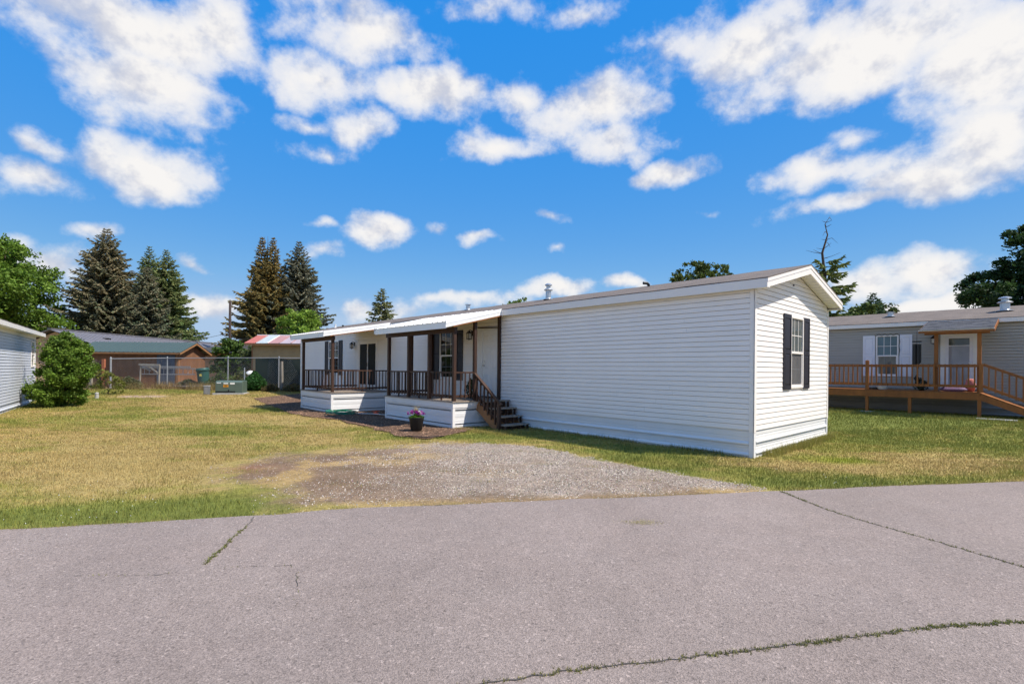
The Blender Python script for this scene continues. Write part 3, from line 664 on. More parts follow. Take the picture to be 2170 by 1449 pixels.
HM = dict(wall='vinyl', siding='vinyl', skirt='skirt', trim='vinyl_trim')
RZ = math.atan2(-U.y, -U.x)
home = Home('mobile_home', 'long white vinyl mobile home with black shutters and two covered porches', 'mobile home', (CX, CY, 0), RZ, 23.28, 4.59, .505, 3.19, 3.375, 3.965, .13, .28, HM, zg=-.1)
home.groove = .0085; home.shell()
OPEN = [(18.52, 19.66, 1.30, 2.86), (14.86, 16.60, .76, 2.78), (9.44, 10.40, 1.27, 2.86), (7.29, 8.36, .76, 2.90)]
home.siding(home.front, .07, 23.21, 3.20, OPEN)
home.siding(home.end, .07, 4.52, 3.96, [(1.90, 2.70, 1.27, 2.84)], gable=home.gable)
home.trim(home.front, -.016, .075, .47, 3.19); home.trim(home.end, -.022, .075, .47, 3.19, .0225)
home.trim(home.end, 4.515, 4.6, .47, 3.19, .0225); home.trim(home.front, 23.2, 23.296, .47, 3.19)
for a, b in ((.08, 2.6), (2.6, 5.3), (5.3, 7.2), (10.99, 13.7), (16.7, 19.5), (19.5, 23.2)): home.skirt(home.front, a, b - .004, G(*W(a, 0)[:2]) - .02, .502)
for a, b in ((.08, 2.3), (2.3, 4.5)): home.skirt(home.end, a, b - .004, .0, .502)
home.trim(home.front, -.012, .078, -.05, .47, .016, 'skirt', 'skirt_corner'); home.trim(home.end, -.016, .078, -.05, .47, .0165, 'skirt', 'skirt_corner'); home.trim(home.end, 4.5, 4.585, -.05, .47, .0165, 'skirt', 'skirt_corner')
home.roof()
home.window(home.end, 1.90, 2.70, 1.27, 2.84); home.shutter(home.end, 1.47, 1.895, 1.25, 2.86); home.shutter(home.end, 2.705, 3.10, 1.25, 2.86)
home.window(home.front, 9.44, 10.40, 1.27, 2.86, 'glass_dark', 'glass_dark'); home.shutter(home.front, 10.405, 10.80, 1.25, 2.88); home.shutter(home.front, 9.10, 9.435, 1.25, 2.88)
home.window(home.front, 18.52, 19.66, 1.30, 2.86, 'glass_grey', 'glass_dark'); home.shutter(home.front, 19.665, 20.07, 1.28, 2.88); home.shutter(home.front, 18.12, 18.515, 1.28, 2.88)
home.lantern(home.front, 8.62, 2.84); home.lantern(home.front, 16.92, 2.75)
# entry door
fr = home.front
m = MB(fr); m.box(7.29, 7.38, -.02, .03, .76, 2.90).box(8.10, 8.36, -.02, .03, .76, 2.90).box(7.38, 8.10, -.02, .03, 2.83, 2.90); m.build('door_frame', 'door_white', home.root)
dr = MB(fr).box(7.385, 8.095, -.02, .008, .80, 2.825).build('door', 'door_white', home.root)
MB(fr).box(7.36, 8.12, -.01, .045, .76, .798).build('threshold', 'black_metal', dr)
for za, zc in ((2.42, 2.68), (1.62, 2.32), (.98, 1.48)):
    for a, c in ((7.46, 7.70), (7.78, 8.02)):
        i = .03
        MB(fr).box(a, c, .0075, .0115, za, za + .02).box(a, c, .0075, .0115, zc - .02, zc).box(a, a + .02, .0075, .0115, za + .02, zc - .02).box(c - .02, c, .0075, .0115, za + .02, zc - .02).build('panel_moulding', 'door_white', dr)
        MB(fr).add([(a + i, .008, za + i), (c - i, .008, za + i), (c - i, .008, zc - i), (a + i, .008, zc - i), (a + 2 * i, .018, za + 2 * i), (c - 2 * i, .018, za + 2 * i), (c - 2 * i, .018, zc - 2 * i), (a + 2 * i, .018, zc - 2 * i)], [(4, 5, 6, 7), (0, 1, 5, 4), (1, 2, 6, 5), (2, 3, 7, 6), (3, 0, 4, 7)]).build('raised_panel', 'door_white', dr)
MB(fr).tube([(8.03, .008, 1.86), (8.03, .035, 1.86)], .028, 12).build('deadbolt', 'chrome', dr)
MB(fr).tube([(8.03, .008, 1.73), (8.03, .03, 1.73), (8.03, .045, 1.73), (8.03, .07, 1.73)], [.028, .015, .03, .026], 12).build('knob', 'chrome', dr)
# sliding patio door
m = MB(fr); m.box(14.86, 14.94, -.02, .034, .76, 2.78).box(16.44, 16.60, -.02, .034, .76, 2.78).box(14.94, 16.44, -.02, .034, 2.70, 2.78).box(14.94, 16.44, -.02, .034, .76, .83)
sl = m.build('sliding_door', 'vinyl_trim', home.root)
for a, c, o, g in ((14.94, 15.72, .0, 'screen'), (15.66, 16.44, .014, 'glass_dark')):
    MB(fr).box(a, a + .06, o, o + .012, .83, 2.70).box(c - .06, c, o, o + .012, .83, 2.70).box(a + .06, c - .06, o, o + .012, 2.63, 2.70).box(a + .06, c - .06, o, o + .012, .83, .93).build('door_sash', 'vinyl_trim', sl)
    MB(fr).box(a + .06, c - .06, o + .002, o + .008, .93, 2.63).build('pane', 'screen_dark', sl)
MB(fr).box(15.70, 15.73, .027, .06, 1.68, 1.84).build('handle', 'black_metal', sl)
# roof vents
home.pipe(7.0, 1.75, 3.84, .52, .085, collar=True, name='flue_pipe'); home.pipe(11.0, 1.65, 3.81, .24, .075); home.pipe(22.2, 1.4, 3.74, .2, .04, cap=False, m='white_plastic', name='plumbing_vent')
MB().tube([(-3.45, 1.85, 3.84), (-3.45, 1.85, 3.91), (-3.47, 1.80, 3.945), (-3.52, 1.70, 3.945)], .038, 10).build('plumbing_vent', 'black_metal', home.root)
MB().tube([(-21.5, 1.5, 3.76), (-21.5, 1.5, 3.86)], .05, 10).build('plumbing_vent', 'black_metal', home.root)
MB(home.end).lathe([(.02, 0), (.02, .03)], (2.05, .02, 3.5), 8).build('screw_cap', 'black_metal', home.root)

# ------------------------------------------------------------------ covered porches
def porch(label, s0, s1, d, front_posts, near_posts, far_posts, rails, roof_s0, roof_s1, zdeck=.735):
    t = thing('covered_porch', label, 'porch', W(s0, -d, 0), RZ)
    inv = t.matrix_basis.inverted() if False else None
    base = Vector((-s0, -d, 0))
    f = lambda a, o, z: (-a - base.x, -o - base.y, z)
    fs = lambda a, o, z: f(o, a, z)        # side frame: a = outwards distance, o = position along wall
    # deck boards run along the wall
    nb = int(round((d + .03) / .145)); wb = (d + .03) / nb
    for k in range(nb):
        MB(f).box(s0 - .03, s1 + .03, k * wb + .004, (k + 1) * wb - .004, zdeck - .03, zdeck).build('deck_board', 'deck_wood', t)
    # white rim boards
    zr0 = zdeck - .185
    MB(f).box(s0 - .004, s1 + .004, d - .022, d, zr0, zdeck - .034).build('rim_board', 'white_wood', t)
    MB(f).box(s0, s0 + .022, .02, d - .0225, zr0, zdeck - .034).build('rim_board', 'white_wood', t)
    MB(f).box(s1 - .022, s1, .02, d - .0225, zr0, zdeck - .034).build('rim_board', 'white_wood', t)
    # skirting panels and corner boards
    def panel(fr_, a0, a1, o):
        p = MB(lambda a, oo, z: fr_(a, o + oo, z)); z1 = zr0 - .004
        pr = [(-.03, -.12), (-.014, -.12), (-.014, .080), (-.15, .082), (-.15, .118), (-.006, .120), (-.012, .135), (-.012, .22), (-.016, .225), (-.016, .30), (-.012, .305), (-.012, .40), (-.016, .405), (-.016, .458), (-.15, .460), (-.15, .500), (-.004, .503), (-.004, z1), (-.05, z1)]
        pr = [(-.17, -.12)] + [(a - .006, b) for a, b in pr[1:-1]] + [(-.17, z1)]
        p.prism(pr, a0, a1); p.build('skirt_panel', 'skirt', t)
    panel(f, s0 + .08, s1 - .08, d - .004)
    fr_n = lambda a, o, z: f(s0 - o, a, z)
    fr_f = lambda a, o, z: f(s1 + o, a, z)
    panel(fr_n, .03, d - .085, -.004); panel(fr_f, .03, d - .085, -.004)
    for a0, a1 in ((s0 + .004, s0 + .085), (s1 - .085, s1 - .004)): MB(f).box(a0, a1, d - .085, d - .003, -.1, zr0 - .003).build('corner_board', 'white_wood', t)
    # posts
    P = .092; ztop = 2.62
    for a in front_posts: MB(f).box(a - P / 2, a + P / 2, d - .115, d - .115 + P, zdeck, ztop).build('post', 'brown_wood', t, bevel=.004)
    zroof = lambda o: 3.36 - (o - .14) * (3.36 - 2.885) / (d + .33 - .14)
    for a, lst in ((s0 + .05, near_posts), (s1 - .17, far_posts)):
        for o in lst: MB(f).box(a - P / 2, a + P / 2, o - P / 2, o + P / 2, zdeck, zroof(o) - .17).build('post', 'brown_wood', t, bevel=.004)
    # header beams
    MB(f).box(s0 - .02, s1 + .02, d - .118, d - .020, ztop, ztop + .145).build('header_beam', 'brown_wood', t)
    # rafters
    n = max(4, int((s1 - s0) / .6))
    for k in range(n + 1):
        a = s0 + .03 + (s1 - s0 - .06) * k / n
        MB(f).beam((a, .02, zroof(.02) - .125), (a, d + .30, zroof(d + .30) - .125), .04, .09).build('rafter', 'brown_trim', t)
    # ribbed metal roof sheets
    o0, o1 = .14, d + .36
    rib = .229; ns = max(3, int(round((roof_s1 - roof_s0) / .915))); wsh = (roof_s1 - roof_s0) / ns
    for k in range(ns):
        a0 = roof_s0 + k * wsh; prof = [(a0, 0)]; nr = 4
        for j in range(nr):
            c = a0 + wsh * (j + .5) / nr; prof += [(c - .032, 0), (c - .014, .022), (c + .014, .022), (c + .032, 0)]
        prof.append((a0 + wsh - .001, 0))
        vs_ = []; fs_ = []; npf = len(prof)
        for o in (o0, o1):
            for a, hgt in prof: vs_.append((a, o, zroof(o) + hgt + .004))
        for o in (o0, o1):
            for a, hgt in prof: vs_.append((a, o, zroof(o) + hgt))
        for j in range(npf - 1): fs_ += [(j, j + 1, npf + j + 1, npf + j), (2 * npf + j, 3 * npf + j, 3 * npf + j + 1, 2 * npf + j + 1), (npf + j, npf + j + 1, 3 * npf + j + 1, 3 * npf + j)]
        fs_ += [(0, npf, 3 * npf, 2 * npf), (npf - 1, 3 * npf - 1, 4 * npf - 1, 2 * npf - 1)]
        MB(f).add(vs_, fs_).build('roof_sheet', 'white_metal', t)
    # plywood ceiling under the sheets
    MB(f).add([(s0 - .05, .02, zroof(.02) - .05), (s1 + .05, .02, zroof(.02) - .05), (s1 + .05, d + .30, zroof(d + .3) - .05), (s0 - .05, d + .30, zroof(d + .3) - .05), (s0 - .05, .02, zroof(.02) - .035), (s1 + .05, .02, zroof(.02) - .035), (s1 + .05, d + .3, zroof(d + .3) - .035), (s0 - .05, d + .3, zroof(d + .3) - .035)],
              [(0, 3, 2, 1), (4, 5, 6, 7), (0, 1, 5, 4), (1, 2, 6, 5), (2, 3, 7, 6), (3, 0, 4, 7)]).build('ceiling_panel', 'tan_ply', t)
    # fascia and rake trim
    zf = zroof(o1)
    MB(f).box(roof_s0 + .004, roof_s1 - .004, o1 - .045, o1 - .02, zf - .175, zf + .006).build('fascia', 'white_metal', t)
    for a0, a1 in ((roof_s0 - .024, roof_s0 + .001), (roof_s1 - .001, roof_s1 + .024)):
        h = .16
        for dz0, dz1, oo in ((-.155, .030, 0.0), (-.062, .034, .007)):
            b0, b1 = (a0 - oo, a1) if a0 < roof_s0 else (a0, a1 + oo)
            MB(f).add([(b0, o0, zroof(o0) + dz0), (b1, o0, zroof(o0) + dz0), (b1, o1, zroof(o1) + dz0), (b0, o1, zroof(o1) + dz0), (b0, o0, zroof(o0) + dz1), (b1, o0, zroof(o0) + dz1), (b1, o1, zroof(o1) + dz1), (b0, o1, zroof(o1) + dz1)],
                      [(0, 3, 2, 1), (4, 5, 6, 7), (0, 1, 5, 4), (1, 2, 6, 5), (2, 3, 7, 6), (3, 0, 4, 7)]).build('rake_trim', 'white_metal', t)
        MB(f).beam(((a0 + a1) / 2, o0, zroof(o0) - .172), ((a0 + a1) / 2, o1 - .25, zroof(o1 - .25) - .172), .03, .03).build('rake_batten', 'cedar', t)
    # railings
    bal = MB().box(-.018, .018, -.010, .010, 0, .70).build('baluster', 'brown_wood', t); first = [True]
    def put(a, o, rot=0.0):
        x, y, z = f(a, o, zdeck + .075)
        if first[0]: bal.location = (x, y, z); first[0] = False
        else: inst(bal, t, (x, y, z), (0, 0, rot))
    for kind, p, q_ in rails:
        if kind == 'front':
            o = d - .07; MB(f).box(p, q_, o - .03, o + .02, zdeck + .765, zdeck + .81).build('top_rail', 'brown_wood', t); MB(f).box(p, q_, o - .02, o + .0, zdeck + .10, zdeck + .165).build('bottom_rail', 'brown_wood', t)
            MB(f).box((p + q_) / 2 - .02, (p + q_) / 2 + .02, o - .025, o + .01, zdeck, zdeck + .10).build('rail_foot', 'brown_wood', t)
            n = int((q_ - p) / .142)
            for k in range(1, n): put(p + (q_ - p) * k / n, o + .012)
        else:
            a = s0 + .05 if kind == 'near' else s1 - .17; sg = -1 if kind == 'near' else 1
            MB(f).box(a - .025, a + .025, p, q_, zdeck + .765, zdeck + .81).build('top_rail', 'brown_wood', t); MB(f).box(a - .015, a + .015, p, q_, zdeck + .10, zdeck + .165).build('bottom_rail', 'brown_wood', t)
            if q_ - p > 1: MB(f).box(a - .018, a + .018, (p + q_) / 2 - .02, (p + q_) / 2 + .02, zdeck, zdeck + .10).build('rail_foot', 'brown_wood', t)
            n = int((q_ - p) / .135)
            for k in range(1, n): put(a + sg * .036, p + (q_ - p) * k / n, math.pi / 2)
    return t, f
fp = [10.86, 9.635, 8.50, 7.29]
p1, f1 = porch('nearer covered porch with wooden steps, brown railing and white metal roof', 7.24, 10.98, 1.76, fp, [.04, .97], [.06, .88],
               [('front', fp[i + 1] + .046, fp[i] - .046) for i in range(3)] + [('near', 1.02, 1.64), ('far', .11, .83), ('far', .93, 1.64)], 7.12, 11.05)
p2, f2 = porch('farther covered porch with brown railing before the sliding glass door', 13.72, 16.66, 2.40, [16.58, 13.79], [], [],
               [('front', 13.84, 16.53), ('near', .09, 2.28), ('far', .09, 2.28)], 13.6, 16.85)
# tie strap over the entry
MB(f1).beam((7.29, .04, 2.86), (8.3, .05, 2.90), .03, .03).build('tie_board', 'brown_wood', p1)

# ------------------------------------------------------------------ steps
st = thing('porch_steps', 'brown wooden steps with a slanted handrail leading up to the entry door', 'steps', W(6.6, -.5, 0), RZ)
sb = Vector((-6.6, -.5, 0)); g = lambda a, o, z: (-a - sb.x, -o - sb.y, z)
TR = [(7.235, 6.76, .742), (7.02, 6.48, .548), (6.74, 6.225, .342), (6.47, 5.955, .140)]
for (a1, a0, z) in TR:
    mid = (a0 + min(a1, a0 + .29)) / 2
    MB(g).box(a0, mid - .003, .07, .95, z - .034, z).build('tread', 'deck_wood', st); MB(g).box(mid + .003, min(a1, a0 + .29), .07, .95, z - .034, z).build('tread', 'deck_wood', st)
    for o in (.11, .40, .69, .93):
        MB(g).box(a0 + .03, a0 + .075, o - .02, o + .02, max(-.12, z - .20), z - .035).build('tread_support', 'brown_wood', st)
for (a1, a0, z) in TR: MB(g).box(a0 + .19, a0 + .21, .09, .93, max(-.1, z - .18), z - .036).build('riser', 'brown_wood', st)
for o in (.11, .40, .69, .905):
    MB(g).beam((7.23, o, .60), (5.98, o, -.02 - .30 + .05), .036, .24).build('stringer', 'brown_trim', st)
MB(g).box(6.175, 6.265, .935, 1.025, -.12, .70).build('newel_post', 'brown_wood', st, bevel=.004)
a, b = (7.30, .98, 1.525), (6.12, .98, .665)
MB(g).beam(a, b, .085, .038).build('hand_rail', 'brown_wood', st)
MB(g).beam((7.28, .965, 1.475), (6.22, .965, .695), .036, .07).build('rail_brace', 'brown_wood', st)
MB(g).beam((7.22, .965, .905), (6.24, .965, .18), .036, .07).build('rail_brace', 'brown_wood', st)
for k in range(6):
    t_ = (k + .7) / 6.4; aa = 7.24 - t_ * 1.0; zt = 1.50 - t_ * .755 + .0
    MB(g).box(aa - .019, aa + .019, .985, 1.021, zt - .70, zt - .015).build('baluster', 'brown_wood', st)

# ------------------------------------------------------------------ right-hand neighbour
HR = dict(wall='grey_siding', siding='grey_siding', skirt='grey_skirt', trim='vinyl_trim')
UO = 8.0; o_ = W(-UO, 13.2)
hr = Home('mobile_home', 'taupe grey neighbouring mobile home with white shutters behind a cedar deck', 'mobile home', (o_.x, o_.y, 0), RZ, 19.0, 4.6, .66, 3.33, 3.48, 4.06, .13, .28, HR, zg=.1)
hr.groove = .019; hr.shell()
A = lambda u: u + UO
fr = hr.front
hr.siding(fr, .07, 18.9, 3.34, [(A(-.02), A(.67), 1.50, 3.03), (A(-2.16), A(-1.20), 1.10, 3.03)])
for a, b in ((.1, 3.5), (3.5, 7), (7, 10.5), (10.5, 14)): hr.skirt(fr, a, b - .004, .20, .655)
hr.roof()
hr.window(fr, A(-.02), A(.67), 1.50, 3.03, 'glass_teal', 'glass_grey'); hr.shutter(fr, A(.70), A(1.08), 1.50, 3.03, 'shutter_white'); hr.shutter(fr, A(-.42), A(-.05), 1.50, 3.03, 'shutter_white')
m = MB(fr); m.box(A(-2.16), A(-2.05), -.02, .03, 1.10, 3.03).box(A(-1.33), A(-1.20), -.02, .03, 1.10, 3.03).box(A(-2.05), A(-1.33), -.02, .03, 2.93, 3.03); m.build('door_frame', 'door_white', hr.root)
m = MB(fr); a0, a1 = A(-2.05), A(-1.33)
m.box(a0, a0 + .09, -.01, .02, 1.12, 2.93).box(a1 - .09, a1, -.01, .02, 1.12, 2.93).box(a0 + .09, a1 - .09, -.01, .02, 2.84, 2.93).box(a0 + .09, a1 - .09, -.01, .02, 1.12, 1.24)
dr = m.build('storm_door', 'shutter_white', hr.root)
MB(fr).box(a0 + .09, a1 - .09, .0, .01, 2.60, 2.84).build('pane', 'glass_grey', dr); MB(fr).box(a0 + .09, a1 - .09, .0, .018, 2.575, 2.60).build('glazing_bar', 'shutter_white', dr); MB(fr).box(a0 + .09, a1 - .09, .0, .01, 1.24, 2.575).build('pane', 'glass_pale', dr)
MB(fr).box(a0 + .02, a0 + .10, .02, .06, 1.98, 2.0).build('handle', 'chrome', dr)
hr.lantern(fr, A(-1.02), 2.95)
hr.pipe(A(.47), 1.35, 3.84, .19, .10); hr.pipe(A(-2.76), 1.2, 3.80, .50, .13, collar=True, name='flue_pipe')
# string of fairy lights round the window
m = MB(fr); rg_ = random.Random(3); pts = []
for k in range(31): pts.append((A(.71) - .76 * k / 30, .05, 3.05 - .03 * math.sin(k * .9)))
for k in range(16): pts.append((A(-.05) + .01 * math.sin(k), .05, 3.02 - .05 * k))
m.tube(pts, .008, 5); m.build('light_string', 'black_metal', hr.root)

# cedar deck with ramp
dz = 1.04; FV = 1.80
dk = thing('cedar_deck', 'orange cedar deck with baluster railing, shingled porch roof and ramp', 'deck', W(0, 11.4, .25), RZ)
fd = lambda u, o, z: (-u, 1.8 - o, z - .25)     # o = distance out from the wall
D1 = FV
UE, UW = -2.33, 5.6
nb = 12; wb = D1 / nb
for k in range(nb): MB(fd).box(UE, UW, k * wb + .004, (k + 1) * wb - .004, dz - .03, dz).build('deck_board', 'cedar', dk)
MB(fd).box(UE - .02, UW, D1, D1 + .038, dz - .24, dz - .034).build('rim_joist', 'cedar', dk)
MB(fd).box(UE - .038, UE, 0, D1, dz - .24, dz - .034).build('rim_joist', 'cedar', dk)
for u in (-2.34, -.62, .58, 2.4, 4.2): MB(fd).box(u - .045, u + .045, D1 - .10, D1 - .01, .16, dz - .035).build('deck_post', 'cedar', dk)
for u in (.58,): MB(fd).box(u - .19, u + .19, D1 - .25, D1 + .12, .18, .275).build('footing_block', 'concrete', dk, bevel=.012)
MB(fd).box(.58 - .05, .58 + .05, D1 - .10, D1 - .005, dz, 2.05).build('rail_post', 'cedar', dk, bevel=.006)
MB(fd).add([(.53, D1 - .10, 2.05), (.63, D1 - .10, 2.05), (.63, D1 - .005, 2.05), (.53, D1 - .005, 2.05), (.58, D1 - .052, 2.075)], [(0, 1, 4), (1, 2, 4), (2, 3, 4), (3, 0, 4)]).build('post_cap', 'cedar', dk)
MB(fd).box(UE, UW, D1 - .075, D1 - .037, 1.83, 1.915).build('top_rail', 'cedar', dk); MB(fd).box(UE, UW, D1 - .075, D1 - .037, 1.185, 1.27).build('bottom_rail', 'cedar', dk)
bal = MB().box(-.02, .02, -.018, .018, 0, .74).build('baluster', 'cedar', dk); n = 0
for k in range(56):
    u = UW - .1 - k * .1405
    if u < UE + .05 or abs(u - .58) < .07: continue
    x, y, z = fd(u, D1 - .018, 1.185)
    if n == 0: bal.location = (x, y, z)
    else: inst(bal, dk, (x, y, z))
    n += 1
for u in (-1.28, -2.32): MB(fd).box(u - .05, u + .05, D1 - .22, D1 - .12, dz, 2.90).build('porch_post', 'cedar', dk, bevel=.006)
# porch roof
zr_ = lambda o: 3.46 - (o + .05) * (3.46 - 3.02) / (D1 + .1)
ra, rb = -2.66, -.88
MB(fd).add([(ra, -.12, zr_(-.12)), (rb, -.12, zr_(-.12)), (rb, D1 + .12, zr_(D1 + .12)), (ra, D1 + .12, zr_(D1 + .12)), (ra, -.12, zr_(-.12) + .03), (rb, -.12, zr_(-.12) + .03), (rb, D1 + .12, zr_(D1 + .12) + .03), (ra, D1 + .12, zr_(D1 + .12) + .03)],
           [(0, 3, 2, 1), (4, 5, 6, 7), (0, 1, 5, 4), (1, 2, 6, 5), (2, 3, 7, 6), (3, 0, 4, 7)]).build('roof_deck', 'shingle_grey', dk)
nrow = 13; rg_ = random.Random(9)
for k in range(nrow):
    oA = -.10 + (D1 + .24) * k / nrow; oB = oA + (D1 + .24) / nrow * 1.12; a = ra
    while a < rb - .01:
        w_ = min(rg_.uniform(.14, .32), rb - a); th = rg_.uniform(.008, .016)
        MB(fd).add([(a, oA, zr_(oA) + .031), (a + w_, oA, zr_(oA) + .031), (a + w_, oB, zr_(oB) + .034 + th), (a, oB, zr_(oB) + .034 + th), (a, oB, zr_(oB) + .030), (a + w_, oB, zr_(oB) + .030)], [(0, 1, 2, 3), (3, 2, 5, 4), (0, 3, 4), (1, 5, 2)]).build('shingle', 'shingle_var%d' % rg_.randrange(3) if False else 'shingle_grey', dk)
        a += w_
MB(fd).box(ra - .02, rb + .02, D1 + .10, D1 + .135, 2.93, 3.005).build('roof_fascia', 'cedar', dk); MB(fd).box(ra - .025, rb + .025, D1 + .10, D1 + .145, 3.006, 3.03).build('drip_edge', 'white_metal', dk)
for a_ in (ra - .02, rb + .005): MB(fd).beam((a_ + .008, -.1, zr_(-.1) - .035), (a_ + .008, D1 + .12, zr_(D1 + .12) - .035), .022, .10).build('roof_rake', 'cedar', dk)
MB(fd).box(ra + .1, rb - .1, D1 - .23, D1 - .11, 2.90, 2.99).build('header_beam', 'cedar', dk)
# ramp falling to the right
RL = 1.9; zend = .20
MB(fd).beam((UE - .02, D1 - .0, dz - .13), (UE - RL, D1 - .0, zend - .09), .04, .20).build('ramp_joist', 'cedar', dk); MB(fd).beam((UE - .02, D1 - 1.2, dz - .13), (UE - RL, D1 - 1.2, zend - .09), .04, .20).build('ramp_joist', 'cedar', dk)
nrb = 13
for k in range(nrb):
    ta, tb = k / nrb, (k + .96) / nrb; za = dz - (dz - zend) * ta; zb_ = dz - (dz - zend) * tb; ua = UE - RL * ta; ub = UE - RL * tb
    MB(fd).add([(ua, D1 - 1.22, za - .03), (ub, D1 - 1.22, zb_ - .03), (ub, D1 + .02, zb_ - .03), (ua, D1 + .02, za - .03), (ua, D1 - 1.22, za), (ub, D1 - 1.22, zb_), (ub, D1 + .02, zb_), (ua, D1 + .02, za)], [(0, 3, 2, 1), (4, 5, 6, 7), (0, 1, 5, 4), (1, 2, 6, 5), (2, 3, 7, 6), (3, 0, 4, 7)]).build('ramp_board', 'cedar', dk)
sl_ = (dz - zend) / RL
MB(fd).box(UE - .09, UE - .0, D1 - .09, D1 + .0, dz, 1.93).build('rail_post', 'cedar', dk)
for zo, h in ((.87, .08), (.20, .08)): MB(fd).beam((UE - .09, D1 - .05, dz + zo), (UE - RL, D1 - .05, zend + zo), .036, h).build('ramp_rail', 'cedar', dk)
for k in range(11):
    u = UE - .22 - k * .15
    x, y, z = fd(u, D1 - .018, dz + sl_ * (u - UE) + .16); inst(bal, dk, (x, y, z))
tag(MB().box(-.45, .45, -.2, .2, 0, .05).build('paving_slab', 'concrete', bevel=.01), 'pale concrete slab lying in the grass before the ramp', 'paving slab').location = (*W(-2.75, 11.0, .225)[:2], .225)
bpy.data.objects['paving_slab'].rotation_euler = (0, 0, RZ)

# things on the deck
wc = thing('wind_chime', 'large black tubular wind chime hanging beside the neighbour door', 'wind chime', W(-.78, 11.55, 3.0), RZ)
MB().tube([(0, 0, .03), (0, 0, -.30)], .006, 6).build('cord', 'black_metal', wc)
MB().lathe([(.02, 0), (.13, -.005), (.13, -.035), (.02, -.04)], (0, 0, -.30), 20).build('top_disc', 'black_metal', wc)
for k in range(6):
    an = k * math.pi / 3; ln = .62 + .035 * k; x, y = .085 * math.cos(an), .085 * math.sin(an)
    MB().tube([(x, y, -.41), (x, y, -.41 - ln)], .036, 10).build('chime_tube', 'black_metal', wc)
MB().tube([(0, 0, -.3), (0, 0, -1.52)], .004, 5).build('pull_cord', 'black_metal', wc)
MB().add([(0, 0, -1.42), (.085, 0, -1.55), (0, 0, -1.69), (-.085, 0, -1.55), (0, .012, -1.55), (0, -.012, -1.55)], [(0, 1, 4), (1, 2, 4), (2, 3, 4), (3, 0, 4), (1, 0, 5), (2, 1, 5), (3, 2, 5), (0, 3, 5)]).build('wind_sail', 'black_metal', wc)
sun_chair_done = False
def cushion(name, label, u, o, w, d_, h, mname, z=None, group=None):
    c = W(u, 13.2 - o, dz if z is None else z)
    m = MB(); nx_, ny_ = 8, 6; vs_ = []; fs_ = []
    for sgn in (0, 1):
        for j in range(ny_ + 1):
            for i in range(nx_ + 1):
                a_, b_ = i / nx_ * 2 - 1, j / ny_ * 2 - 1; k_ = max(0, (1 - a_ ** 4) * (1 - b_ ** 4)) ** .5
                vs_.append((a_ * w / 2, b_ * d_ / 2, h / 2 + (h / 2 * k_ * (1 if sgn else -1))))
    P_ = (nx_ + 1) * (ny_ + 1)
    for sgn in (0, 1):
        for j in range(ny_):
            for i in range(nx_):
                q_ = [sgn * P_ + j * (nx_ + 1) + i, sgn * P_ + j * (nx_ + 1) + i + 1, sgn * P_ + (j + 1) * (nx_ + 1) + i + 1, sgn * P_ + (j + 1) * (nx_ + 1) + i]; fs_.append(tuple(q_ if sgn else q_[::-1]))
    o = m.add(vs_, fs_).build(name, mname, smooth=True); o.location = c; o.rotation_euler = (0, 0, RZ); return tag(o, label, 'cushion')
cushion('cushion', 'long purple patterned cushion lying on the cedar deck by the door', -1.70, 1.55, .70, .26, .15, 'purple_fabric')
cushion('cushion', 'coral cushion standing at the end of the purple one on the deck', -2.1, 1.35, .26, .2, .42, 'coral_fabric')

def leafy(name_part, m, pts, nrm, size, cols, parent=None, wid=.55, seed=1, mname='leaf', bias=.35):
    """kite shaped leaves at pts"""
    rg2 = np.random.default_rng(seed); n = len(pts)
    d = rg2.normal(size=(n, 3)); d[:, 2] *= .7
    if nrm is not None: d = d * (1 - bias) + nrm * bias * 1.8
    d /= np.linalg.norm(d, axis=1)[:, None]
    r = rg2.normal(size=(n, 3)); s = np.cross(d, r); s /= np.linalg.norm(s, axis=1)[:, None]
    size = np.asarray(size) * rg2.uniform(.65, 1.35, n); L = d * size[:, None]; Wv = s * (size * wid / 2)[:, None]
    v = np.stack([pts - L * .5, pts + Wv - L * .05, pts + L * .5, pts - Wv - L * .05], 1).reshape(-1, 3)
    f = np.arange(4 * n).reshape(-1, 4); c = np.repeat(cols, 4, 0)
    return arrmesh(name_part, v, f, mname, c, parent)

def small_plant(name, label, cat, loc, r, h, n, col, size, seed, group=None, stems=True):
    t = thing(name, label, cat, loc); rg2 = np.random.default_rng(seed)
    a = rg2.uniform(0, 2 * np.pi, n); q_ = rg2.random(n) ** .5; zz = rg2.random(n) ** .8
    prof = np.sin(np.clip(zz, 0, 1) * np.pi * .8 + .35)
    p = np.stack([np.cos(a) * q_ * r * prof, np.sin(a) * q_ * r * prof, zz * h * (1 - .25 * q_ ** 2)], 1) + rg2.normal(0, .03 * r, (n, 3)); p[:, 2] = np.maximum(p[:, 2], .02)
    c = np.array(col) * rg2.uniform(.55, 1.4, (n, 1)) * (1 + rg2.normal(0, .08, (n, 3)))
    nr = p / (np.linalg.norm(p, axis=1)[:, None] + 1e-6)
    leafy('foliage', None, p, nr, np.full(n, size), np.clip(c, .004, 1), t, .5, seed)
    if stems:
        m = MB(); rr = random.Random(seed)
        for k in range(7):
            an = rr.uniform(0, 6.28); q2 = rr.uniform(.2, .8) * r; m.tube([(0, 0, -.05), (q2 * .4 * math.cos(an), q2 * .4 * math.sin(an), h * .4), (q2 * math.cos(an), q2 * math.sin(an), h * .85)], [.014, .010, .004], 5)
        m.build('stem', 'bark', t)
    return t
small_plant('potted_foliage', 'dark leafy potted plant on the cedar deck under the wind chime', 'plant', tuple(W(-.85, 11.9, dz)), .25, .42, 420, (.05, .06, .035), .07, 71)
